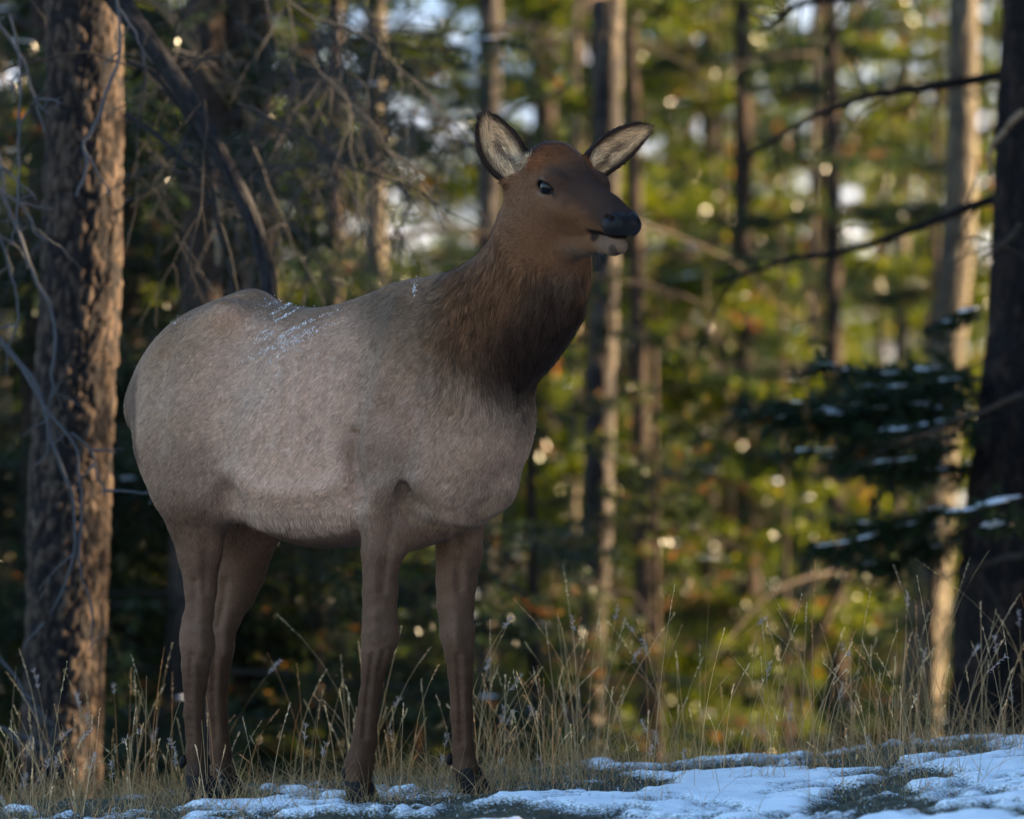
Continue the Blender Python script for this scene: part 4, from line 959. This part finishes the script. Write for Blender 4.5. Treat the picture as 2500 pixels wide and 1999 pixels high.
    F = mix(F, (1 - sstep(0.0165, 0.0205, lid)) * (uh > 0.05), (0.010, 0.008, 0.008))
    F = mix(F, (1 - sstep(0.002, 0.006, np.abs(nh - 0.036 + 0.30 * (s - 0.12)))) * sstep(0.110, 0.12, s) * (1 - sstep(0.136, 0.150, s)) * (uh > 0.04), (0.02, 0.014, 0.012))
    chin = sstep(0.232, 0.285, s) * sstep(-0.040, -0.045, nh)
    F = mix(F, chin * (0.75 + 0.5 * (fbm(P[:, 0] * 120, P[:, 1] * 120, P[:, 2] * 120, seed=67, oct=2) - 0.5)), (0.185, 0.122, 0.086))
    F = mix(F, chin * (1 - sstep(0.009, 0.018, np.sqrt((s - 0.325) ** 2 + (nh + 0.070) ** 2))) * 0.85, (0.05, 0.035, 0.03))
    F = mix(F, (1 - sstep(0.008, 0.017, np.sqrt(((s - 0.246) / 1.3) ** 2 + (nh + 0.052) ** 2))) * 0.9, (0.025, 0.017, 0.015))
    F = mix(F, sstep(0.215, 0.235, s) * (1 - sstep(0.003, 0.008, np.abs(nh + 0.041 - 0.065 * np.clip(s - 0.24, 0, 1)))), (0.012, 0.009, 0.009))   # lips
    F = mix(F, sstep(0.10, 0.2, s) * sstep(-0.085, -0.10, nh), (0.13, 0.085, 0.06))
    nose = sstep(0.314, 0.324, s + 0.12 * uh - 0.55 * np.clip(nh + 0.002, 0, 1)) * sstep(-0.033, -0.027, nh)
    F = mix(F, nose, (0.012, 0.012, 0.014))
    C = C * (1 - inh[:, None]) + F * inh[:, None]
    ln = ln * (1 - inh) + inh * np.interp(s, [-0.08, 0.05, 0.15, 0.3], [0.018, 0.010, 0.006, 0.004])
    ln = np.where(inh * nose > 0.5, 0.0, ln)
    ln = np.where((inh > 0.5) & (lid < 0.019) & (uh > 0.05), 0.0, ln)
    ln = np.where((inh > 0.5) & (sstep(0.05, 0.09, nh) * (1 - sstep(0.05, 0.1, s)) > 0.5), 0.016, ln)
    hdir = -HA + 0.25 * HN * 0 + np.array([0, 0, -0.25])
    DR = DR * (1 - inh[:, None]) + hdir * inh[:, None]
    # ---------------- ears
    for E in EARS:
        q = P - E['b']; e = (q @ E['e']) / E['L']; w_ = q @ E['w']; n_ = q @ E['n']
        ine = (e > 0.05) & (e < 1.06) & (np.abs(w_) < E['hw'] * 1.25) & (n_ > -0.05) & (n_ < 0.06)
        inner = (N @ E['n']) > 0.15
        wid = E['hw'] * np.clip(np.sin(np.pi * np.clip(0.14 + 0.80 * np.clip(e, 0, 1) ** 0.9, 0, 1)), 0.05, 1) ** 0.62
        k = np.abs(w_) / wid
        blot = fbm(e * 5 + 2, w_ * 45, w_ * 0 + 0.5, seed=81, oct=3)
        ci = mix(np.tile(np.array([0.60, 0.40, 0.235]), (len(P), 1)), sstep(0.50, 0.86, k + 0.25 * sstep(0.7, 1.0, e)), (0.035, 0.022, 0.018))
        ci = mix(ci, (1 - sstep(0.10, 0.42, np.abs(w_ / wid - 0.05))) * (1 - sstep(0.5, 0.8, e)) * 0.8 * (blot > 0.40), (0.09, 0.055, 0.04))
        ci = mix(ci, sstep(0.82, 0.98, e), (0.03, 0.02, 0.018))
        co = np.array([0.040, 0.026, 0.022])
        ce = np.where(inner[:, None], ci, co)
        C = np.where(ine[:, None], ce, C)
        ln = np.where(ine, np.where(inner & (k < 0.75), 0.026, 0.011), ln)
        DR = np.where(ine[:, None], E['e'] + np.sign(w_)[:, None] * E['w'] * 0.35 * np.where(inner, -0.6, 1)[:, None], DR)
    return C, ln, nrm(DR)

def mat_skin():
    m, n, l, o = mat_new('elk_skin')
    b = n.new('ShaderNodeBsdfPrincipled'); a = attr(n, 'col'); g = attr(n, 'wet')
    l.new(a.outputs['Color'], b.inputs['Base Color'])
    mr = n.new('ShaderNodeMapRange'); mr.inputs[3].default_value = 0.9; mr.inputs[4].default_value = 0.5
    mrs = n.new('ShaderNodeMapRange'); mrs.inputs[3].default_value = 0.05; mrs.inputs[4].default_value = 0.13; l.new(g.outputs['Fac'], mrs.inputs[0])
    l.new(g.outputs['Fac'], mr.inputs[0]); l.new(mr.outputs[0], b.inputs['Roughness'])
    l.new(mrs.outputs[0], b.inputs['Specular IOR Level'])
    nz = n.new('ShaderNodeTexNoise'); nz.inputs['Scale'].default_value = 320; nz.inputs['Detail'].default_value = 3
    tc = n.new('ShaderNodeTexCoord'); l.new(tc.outputs['Object'], nz.inputs['Vector'])
    bp = n.new('ShaderNodeBump'); bp.inputs['Strength'].default_value = 0.35; bp.inputs['Distance'].default_value = 0.003
    l.new(nz.outputs[0], bp.inputs['Height']); l.new(bp.outputs[0], b.inputs['Normal']); l.new(b.outputs[0], o.inputs[0])
    return m
def mat_fur():
    m, n, l, o = mat_new('fur')
    b = n.new('ShaderNodeBsdfPrincipled'); a = attr(n, 'tint'); g = attr(n, 'skin_normal')
    l.new(a.outputs['Color'], b.inputs['Base Color']); b.inputs['Roughness'].default_value = 0.55
    b.inputs['Specular IOR Level'].default_value = 0.06
    l.new(g.outputs['Vector'], b.inputs['Normal'])
    l.new(b.outputs[0], o.inputs[0])
    return m
def glossy(name, colr, rough, spec=0.5, coat=0.0):
    m, n, l, o = mat_new(name)
    b = n.new('ShaderNodeBsdfPrincipled'); b.inputs['Base Color'].default_value = (*colr, 1); b.inputs['Roughness'].default_value = rough
    b.inputs['Specular IOR Level'].default_value = spec; b.inputs['Coat Weight'].default_value = coat
    nz = n.new('ShaderNodeTexNoise'); nz.inputs['Scale'].default_value = 80
    bp = n.new('ShaderNodeBump'); bp.inputs['Strength'].default_value = 0.08 if rough < 0.2 else 0.4; bp.inputs['Distance'].default_value = 0.002
    l.new(nz.outputs[0], bp.inputs['Height']); l.new(bp.outputs[0], b.inputs['Normal'])
    l.new(b.outputs[0], o.inputs[0]); return m

ev, eq = elk_surface()
en = vnormals(ev, eq)
# muscle and skin relief: soft strokes along the surface, alike on both sides
STROKES = [([(900, 860), (872, 980), (858, 1080), (868, 1200)], -0.008, 30), ([(856, 1060), (862, 1140), (874, 1225)], -0.014, 17), ([(910, 1000), (897, 1120)], 0.009, 24), ([(985, 745), (952, 860), (938, 960)], 0.013, 30),
    ([(605, 840), (590, 930)], -0.020, 62), ([(550, 1010), (540, 1130), (562, 1240)], -0.010, 36), ([(560, 1150), (650, 1195), (770, 1195), (850, 1165)], 0.007, 26), ([(1015, 1000), (995, 1110), (985, 1210)], -0.013, 22),
    ([(1100, 1010), (1085, 1180)], -0.007, 26), ([(770, 870), (752, 1080)], -0.0035, 13), ([(725, 880), (706, 1090)], -0.0035, 13), ([(815, 870), (800, 1080)], -0.0035, 13), ([(680, 890), (662, 1080)], -0.0035, 13),
    ([(470, 850), (440, 1000)], 0.010, 45), ([(400, 880), (392, 1080)], -0.008, 26), ([(1040, 860), (1000, 960)], -0.010, 36), ([(930, 1180), (1010, 1175)], 0.006, 26), ([(650, 1290), (760, 1312), (860, 1300)], -0.006, 14)]
LEG_STROKES = [([(908, 1600), (895, 1700), (888, 1795)], -0.008, 8), ([(912, 1505), (915, 1560)], 0.006, 13), ([(955, 1240), (948, 1330), (935, 1440)], -0.008, 12), ([(905, 1250), (906, 1340), (908, 1430)], 0.005, 14), ([(940, 1590), (925, 1640)], -0.006, 9),
    ([(466, 1600), (461, 1700), (464, 1810)], -0.008, 8), ([(472, 1420), (470, 1470), (466, 1525)], -0.011, 11), ([(492, 1545), (496, 1585)], 0.007, 12), ([(500, 1260), (505, 1350), (498, 1440)], -0.007, 14),
    ([(1118, 1600), (1122, 1700), (1126, 1810)], -0.008, 8), ([(1105, 1250), (1118, 1340), (1122, 1440)], -0.008, 12), ([(1112, 1510), (1114, 1560)], 0.006, 13), ([(548, 1420), (542, 1470), (530, 1525)], -0.010, 11), ([(523, 1610), (519, 1700), (524, 1800)], -0.008, 8), ([(550, 1550), (552, 1590)], 0.006, 12)]
def relief(V, N):
    rel = V - EC; t = rel @ HV; ua = -np.abs(rel @ LV)
    Q = EC + t[:, None] * HV + ua[:, None] * LV; Q[:, 2] = V[:, 2]
    q = np.stack([Q[:, 0] / (K * Q[:, 1]) + 1250, 999.5 - (Q[:, 2] - CAMZ) / (K * Q[:, 1])], 1)
    side = sstep(0.02, 0.10, -ua) * (1 - sstep(1230, 1300, q[:, 1]))
    d = np.zeros(len(V))
    for pts, amp, sg in STROKES:
        p = resample(np.array(pts, float), 24) if len(pts) > 2 else np.linspace(pts[0], pts[1], 24)
        m = np.full(len(V), 1e9)
        for a in p: m = np.minimum(m, ((q - a) ** 2).sum(1))
        d += 1.5 * amp * np.exp(-m / (sg * sg))
    out = d * side
    qa = np.stack([V[:, 0] / (K * V[:, 1]) + 1250, 999.5 - (V[:, 2] - CAMZ) / (K * V[:, 1])], 1)
    sel = np.nonzero((qa[:, 1] > 1190) & (N[:, 1] < -0.1))[0]; qs = qa[sel]; ds = np.zeros(len(sel))
    for pts, amp, sg in LEG_STROKES:
        m = np.full(len(sel), 1e9)
        for a in resample(np.array(pts, float), 24): m = np.minimum(m, ((qs - a) ** 2).sum(1))
        ds += amp * np.exp(-m / (sg * sg))
    out[sel] += ds * sstep(0.1, 0.5, -N[sel, 1])
    return V + N * out[:, None]
ev = relief(ev, en); en = vnormals(ev, eq)
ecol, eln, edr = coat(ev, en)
def build_elk():
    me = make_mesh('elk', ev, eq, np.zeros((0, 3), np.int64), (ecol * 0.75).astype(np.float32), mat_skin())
    at = me.attributes.new('wet', 'FLOAT', 'POINT'); at.data.foreach_set('value', ((eln == 0) & (((ev - HBACK) @ HA) > 0.25)).astype(np.float32))
    elk = tag(link('elk', me), 'young brown elk with dark neck standing on the snowy ridge, head turned right', 'elk')
    # --- fur
    rng = np.random.default_rng(5)
    tri = np.concatenate([eq[:, [0, 1, 2]], eq[:, [0, 2, 3]]])
    ar = 0.5 * np.linalg.norm(np.cross(ev[tri[:, 1]] - ev[tri[:, 0]], ev[tri[:, 2]] - ev[tri[:, 0]]), axis=1)
    tl = eln[tri].mean(1)
    facing = (en[tri[:, 0]] @ np.array([0, -1.0, 0.0]))
    wgt = ar * (tl > 0.002) * np.clip((0.0165 / np.maximum(tl, 0.004)), 0.7, 2.2) * np.where(facing > -0.35, 1.0, 0.35)
    NF = N_FUR
    ti = rng.choice(len(tri), NF, p=wgt / wgt.sum())
    r1 = np.sqrt(rng.random(NF))[:, None]; r2 = rng.random(NF)[:, None]
    w3 = (1 - r1, r1 * (1 - r2), r1 * r2)
    def lerp(a): return sum(w * a[tri[ti, k]] for k, w in enumerate(w3))
    P = lerp(ev); N = nrm(lerp(en))
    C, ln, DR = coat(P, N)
    ok = ln > 0.001
    P, N, C, ln, DR = P[ok], N[ok], C[ok], ln[ok], DR[ok]; n = len(P)
    f = 16
    sw = np.stack([fbm(P[:, 0] * f, P[:, 1] * f, P[:, 2] * f, seed=71 + k, oct=3) - 0.5 for k in range(3)], 1)
    T = DR + sw * (0.7 + 1.0 * (ln > 0.02))[:, None] + rng.normal(0, 0.13, (n, 3))
    T = nrm(T - (T * N).sum(1, keepdims=True) * N)
    lift = 0.30 + rng.normal(0, 0.08, (n, 1))
    L = (ln * rng.uniform(0.6, 1.25, n))[:, None]
    s = np.array([0, 0.34, 0.68, 1.0])[None, :, None]
    G = P[:, None] - N[:, None] * 0.001 + T[:, None] * (L[:, None] * s) + N[:, None] * (L * lift)[:, None] * (s - 0.35 * s ** 2)
    G[..., 2] -= (L * 0.12)[:, None, 0] * (s[..., 0] ** 2)
    rad = (0.00048 + 0.0003 * (ln > 0.02))[:, None] * np.array([1.0, 0.9, 0.65, 0.15])[None] * np.clip(ln / 0.012, 0.6, 1.2)[:, None]
    clump = fbm(P[:, 0] * 150, P[:, 1] * 150, P[:, 2] * 90, seed=91, oct=2)
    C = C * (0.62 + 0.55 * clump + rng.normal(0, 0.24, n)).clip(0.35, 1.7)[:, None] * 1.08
    # chin and throat whiskers
    NW = 9
    wp = np.array([hp(0.262 + 0.035 * rng.random(), -0.022 * rng.random(), -0.06 - 0.02 * rng.random()) for _ in range(NW)] + [hp(0.33 + 0.03 * rng.random(), -0.04 + 0.07 * rng.random(), 0.0 + 0.032 * rng.random()) for _ in range(13)])
    wd = nrm(np.array([HA * 0.6 - HN * rng.uniform(0.2, 1.2) - HL * rng.uniform(0.2, 1.0) for _ in range(NW)] + [HA * 0.8 + HN * rng.uniform(-0.2, 0.8) - HL * rng.uniform(0, 1.0) for _ in range(13)]))
    wl2 = np.concatenate([rng.uniform(0.012, 0.032, NW), rng.uniform(0.010, 0.022, 13)])[:, None]
    GW = wp[:, None] + wd[:, None] * (wl2[:, None] * s) + np.array([0, 0, -1.0]) * (wl2[:, None] * 0.25 * s ** 2)
    G = np.concatenate([G, GW]); rad = np.concatenate([rad, np.tile(np.array([0.00035, 0.0003, 0.0002, 0.0001]), (len(GW), 1))])
    C = np.concatenate([C, np.tile([0.22, 0.18, 0.15], (len(GW), 1))]); N = np.concatenate([N, np.tile(-HL, (len(GW), 1))]); n = len(G)
    cu = bpy.data.hair_curves.new('fur'); cu.add_curves([4] * n)
    cu.attributes['position'].data.foreach_set('vector', G.astype(np.float32).ravel())
    ra = cu.attributes.get('radius') or cu.attributes.new('radius', 'FLOAT', 'POINT')
    ra.data.foreach_set('value', rad.astype(np.float32).ravel())
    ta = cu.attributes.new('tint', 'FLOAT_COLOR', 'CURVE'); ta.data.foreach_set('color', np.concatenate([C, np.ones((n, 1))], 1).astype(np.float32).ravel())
    na = cu.attributes.new('skin_normal', 'FLOAT_VECTOR', 'CURVE'); na.data.foreach_set('vector', N.astype(np.float32).ravel())
    cu.materials.append(mat_fur())
    fo = link('fur', cu, elk); tag(fo, kind='stuff')
    # --- eyes
    m_eye = glossy('eye', (0.005, 0.005, 0.008), 0.16, 0.22, 0.0)
    for sg, c in zip((-1, 1), EYES):
        mb = MB(); th = np.linspace(0, np.pi, 17)[:, None]; ph = np.linspace(0, 2 * np.pi, 28, endpoint=False)[None]
        v = c + EYE_R * np.stack([np.sin(th) * np.cos(ph), np.sin(th) * np.sin(ph), np.cos(th) + 0 * ph], -1)
        i = np.arange(17 * 28).reshape(17, 28); a, b = i[:-1], i[1:]
        mb.add(v.reshape(-1, 3), np.stack([a, b, np.roll(b, -1, 1), np.roll(a, -1, 1)], -1).reshape(-1, 4), None, (0.01, 0.01, 0.012))
        mb.build('eye', m_eye, elk)
    # --- hooves: two toes and two dew claws on each foot
    m_hoof = glossy('hoof', (0.014, 0.012, 0.012), 0.6, 0.1)
    for nm, ch in LEGS.items():
        b = ch[-1]; f = ch[-3]
        mb = MB()
        gzv = gz(b[0], b[1])
        for sg in (-1, 1):
            c = b[:3] + LV * sg * 0.019
            prof = [(0.034, 0.95, 0.6), (0.018, 1.05, 0.66), (-0.004, 1.2, 0.72), (max(-0.02, gzv - b[2]), 1.3, 0.74)]
            prof = [(b[2] + z, kx, ky) for z, kx, ky in prof[:3]] + [(min(b[2] - 0.02, gzv - 0.004), 1.35, 0.76)]
            ring = []
            for z, kx, ky in prof:
                an = np.linspace(0, 2 * np.pi, 14, endpoint=False)
                fw = np.cos(an); lt = np.sin(an)
                fwd = (prof[0][0] - z) * 0.45
                pt = c[None] + HV[None] * ((np.where(fw > 0, fw ** 0.9 if False else np.abs(fw) ** 0.9, -np.abs(fw)) * 0.030 * kx + fwd)[:, None]) + LV[None] * (lt * 0.024 * ky * (1 - 0.35 * np.clip(fw, 0, 1)))[:, None]
                pt[:, 2] = z; ring.append(pt)
            v = np.array(ring).reshape(-1, 3); i = np.arange(len(v)).reshape(4, 14); a, bb = i[:-1], i[1:]
            mb.add(v, np.stack([a, bb, np.roll(bb, -1, 1), np.roll(a, -1, 1)], -1).reshape(-1, 4), None, (0.02, 0.018, 0.017))
            dc = f[:3] - HV * 0.026 + LV * sg * 0.017 + np.array([0, 0, -0.022])
            v, q = tubes((dc + np.array([0, 0, 1.0]) * np.linspace(0.014, -0.02, 6)[:, None] - HV * np.linspace(0, 0.008, 6)[:, None])[None], np.array([[0.004, 0.009, 0.0105, 0.010, 0.007, 0.001]]), 8)
            mb.add(v, q, None, (0.02, 0.018, 0.017))
        mb.build('hoof', m_hoof, elk)
    # --- powder snow caught in the coat
    sm = MB()
    octv = np.array([[1, 0, 0], [-1, 0, 0], [0, 1, 0], [0, -1, 0], [0, 0, 1], [0, 0, -1]], float)
    octt = np.array([[0, 2, 4], [2, 1, 4], [1, 3, 4], [3, 0, 4], [2, 0, 5], [1, 2, 5], [3, 1, 5], [0, 3, 5]])
    px = P[:, 0] / (K * P[:, 1]) + 1250; py = 999.5 - (P[:, 2] - CAMZ) / (K * P[:, 1])
    near = N[:len(P)] @ np.array([0, -1.0, 0]) > 0.0
    sx, sy = px - 715, py - 800
    along = sx * 0.86 - sy * 0.5; across = sx * 0.5 + sy * 0.86
    streak = sstep(0.5, 0.62, fbm(along * 0.012, across * 0.10, seed=101, oct=2)) 
    prob = np.exp(-((along) / 95) ** 2 - (across / 46) ** 2) * streak * 0.40
    prob += 0.7 * np.exp(-((px - 1014) / 5) ** 2 - ((py - 710) / 14) ** 2) * (rng.random(len(px)) < 0.4) + 0.02 * np.exp(-((px - 440) / 15) ** 2 - ((py - 790) / 12) ** 2) + 0.012 * np.exp(-((px - 640) / 70) ** 2 - ((py - 790) / 40) ** 2)
    pick = np.nonzero((rng.random(len(px)) < prob) & near)[0][:2600]
    for i in pick:
        c = P[i] + N[i] * 0.006; r = rng.uniform(0.0005, 0.0015)
        sm.add(c + octv * r * rng.uniform(0.7, 1.3, (6, 1)), None, octt, (0.85, 0.87, 0.9))
    for k in range(9):
        c = W(336 + rng.normal(0, 3), 1086 + rng.normal(0, 7), 0.345) + np.array([0, -0.03, 0]); sm.add(c + octv * rng.uniform(0.002, 0.0045), None, octt, (0.85, 0.87, 0.9))
    so = sm.build('snow_dusting', M_SNOWC, None, smooth=False)
    tag(so, 'thin dusting of white snow grains caught in the fur of the elk back', 'snow', None, 'stuff')
N_FUR = 620000
build_elk()
# ------------------------------------------------------------------ grass and low plants on the ridge
def gzv(x, y): return ground_h(np.asarray(x, float), np.asarray(y, float))
def build_grass():
    rng = np.random.default_rng(314)
    mb = MB()
    # tall stems with narrow seed heads
    N = 640
    cx = rng.uniform(-1.55, 1.6, 150); cyy = rng.uniform(19.7, 21.9, 150)
    k = rng.integers(0, 150, N)
    x = cx[k] + rng.normal(0, 0.05, N); y = cyy[k] + rng.normal(0, 0.12, N)
    xi = np.clip((x + 1.4) / 2.8, 0, 1)
    keep = rng.random(N) < np.where(x < -0.75, 0.95, np.where(x < -0.2, 0.55, 0.9))
    x, y, xi = x[keep], y[keep], xi[keep]; N = len(x)
    H = np.clip(rng.gamma(4.0, 0.052, N), 0.07, 0.50) * (0.85 + 0.35 * xi) + np.where(y > 21, (y - 21) * 0.22, 0)
    z = gzv(x, y)
    s = np.linspace(0, 1, 8)
    az = rng.uniform(0, 2 * np.pi, N); lean = np.abs(rng.normal(0, 0.20, N)); curve = np.abs(rng.normal(0, 0.16, N))
    off = (lean[:, None] * s + curve[:, None] * s ** 2.5) * H[:, None]
    P = np.stack([x[:, None] + np.cos(az)[:, None] * off, y[:, None] + np.sin(az)[:, None] * off, z[:, None] - 0.01 + H[:, None] * s * (1 - 0.25 * (lean + curve)[:, None] * s)], -1)
    R = np.outer(rng.uniform(0.00055, 0.00105, N), np.linspace(1.1, 0.55, 8))
    straw = np.array([[0.72, 0.52, 0.27], [0.64, 0.44, 0.22], [0.55, 0.44, 0.25], [0.76, 0.58, 0.36], [0.62, 0.35, 0.15]])
    C = straw[rng.integers(0, 5, N)] * rng.uniform(0.75, 1.15, (N, 1))
    v, q = tubes(P, R, 3); mb.add(v, q, None, np.repeat(C, 24, 0))
    # seed heads
    for i in range(N):
        if rng.random() < 0.12: continue
        fluffy = rng.random() < 0.16
        hl = H[i] * rng.uniform(0.12, 0.24) if not fluffy else rng.uniform(0.035, 0.06)
        n = int(26 if fluffy else 16)
        u = 1 - rng.random(n) * hl / H[i]
        b = np.stack([np.interp(u, s, P[i, :, c]) for c in range(3)], 1)
        ax = nrm(P[i, -1] - P[i, -2])[None].repeat(n, 0)
        pal = np.array([[0.30, 0.25, 0.24], [0.38, 0.32, 0.29]]) if fluffy else C[i][None] * np.array([[1.0], [1.25]])
        vv, qq, cc = needle_cards(mb, b, ax, rng, 0.013 if fluffy else 0.0085, 0.0015 if fluffy else 0.0010, pal, 0, 0.75 if fluffy else 0.28)
        mb.add(vv, qq, None, np.repeat(cc, 4, 0))
    # fine basal blades
    N = 15000
    x = rng.uniform(-1.75, 1.75, N); y = 20.9 + rng.normal(0, 0.75, N)
    y = np.where(rng.random(N) < 0.16, rng.uniform(18.6, 20.6, N), y)
    m = snow_mask(x, y)
    pt = fbm(x * 3.2, y * 2.0, seed=131, oct=3)
    keep = (rng.random(N) < np.clip(0.25 + 2.2 * (pt - 0.42), 0.05, 1)) & ((m < 0.25) | (rng.random(N) < 0.10)) & (y > 18)
    x, y = x[keep], y[keep]
    for nm, ch in LEGS.items():
        x = np.concatenate([x, ch[-1][0] + rng.normal(0, 0.09, 170)]); y = np.concatenate([y, ch[-1][1] + rng.normal(-0.03, 0.09, 170)])
    N = len(x); z = gzv(x, y)
    H = rng.gamma(3.2, 0.019, N).clip(0.015, 0.17) * (0.8 + 0.45 * np.clip((x + 1.4) / 2.8, 0, 1))
    s = np.linspace(0, 1, 5); az = rng.uniform(0, 2 * np.pi, N); lean = rng.uniform(0, 0.6, N); curve = rng.uniform(0, 0.8, N)
    off = (lean[:, None] * s + curve[:, None] * s ** 2) * H[:, None]
    P = np.stack([x[:, None] + np.cos(az)[:, None] * off, y[:, None] + np.sin(az)[:, None] * off, z[:, None] - 0.004 + H[:, None] * (s - 0.35 * (curve[:, None]) * s ** 2)], -1)
    R = np.outer(rng.uniform(0.0005, 0.0010, N), np.array([1.0, 0.95, 0.8, 0.55, 0.15]))
    pal = np.array([[0.62, 0.43, 0.22], [0.48, 0.33, 0.17], [0.36, 0.27, 0.14], [0.55, 0.35, 0.17], [0.26, 0.21, 0.09]])
    C = pal[rng.integers(0, 5, N)] * rng.uniform(0.7, 1.2, (N, 1))
    v, q = tubes(P, R, 3); mb.add(v, q, None, np.repeat(C, 15, 0))
    o = mb.build('dry_grass', M_GRASS)
    tag(o, 'dry straw coloured grass and seed heads along the snowy ridge', 'grass', None, 'stuff')
    # moss and low creeping plants showing between the snow patches
    mb = MB(); N = 60000
    x = rng.uniform(-1.6, 1.75, N); y = rng.uniform(16.4, 21.4, N)
    m = snow_mask(x, y); keep = (m < 0.04 + rng.normal(0, 0.07, N)); x, y, m = x[keep], y[keep], m[keep]; N = len(x)
    b = np.stack([x, y, gzv(x, y) - 0.002], 1)
    ax = nrm(np.stack([rng.normal(0, 0.4, N), rng.normal(0, 0.4, N), np.ones(N)], 1))
    pal = np.array([[0.045, 0.050, 0.026], [0.060, 0.058, 0.030], [0.035, 0.042, 0.028], [0.085, 0.070, 0.042], [0.055, 0.040, 0.026]])
    v, q, cc = needle_cards(mb, b, ax, rng, 0.011, 0.0016, pal, 0, 0.9)
    fr = (rng.random(N) < 0.10 + 0.25 * sstep(-0.1, 0.1, m)); cc[fr] = np.array([0.62, 0.65, 0.68]) * rng.uniform(0.7, 1.2, (fr.sum(), 1))
    mb.add(v, q, None, np.repeat(cc, 4, 0))
    o = mb.build('ground_cover', M_GRASS)
    tag(o, 'low dark moss and creeping plants between the patches of snow', 'ground cover', None, 'stuff')
build_grass()
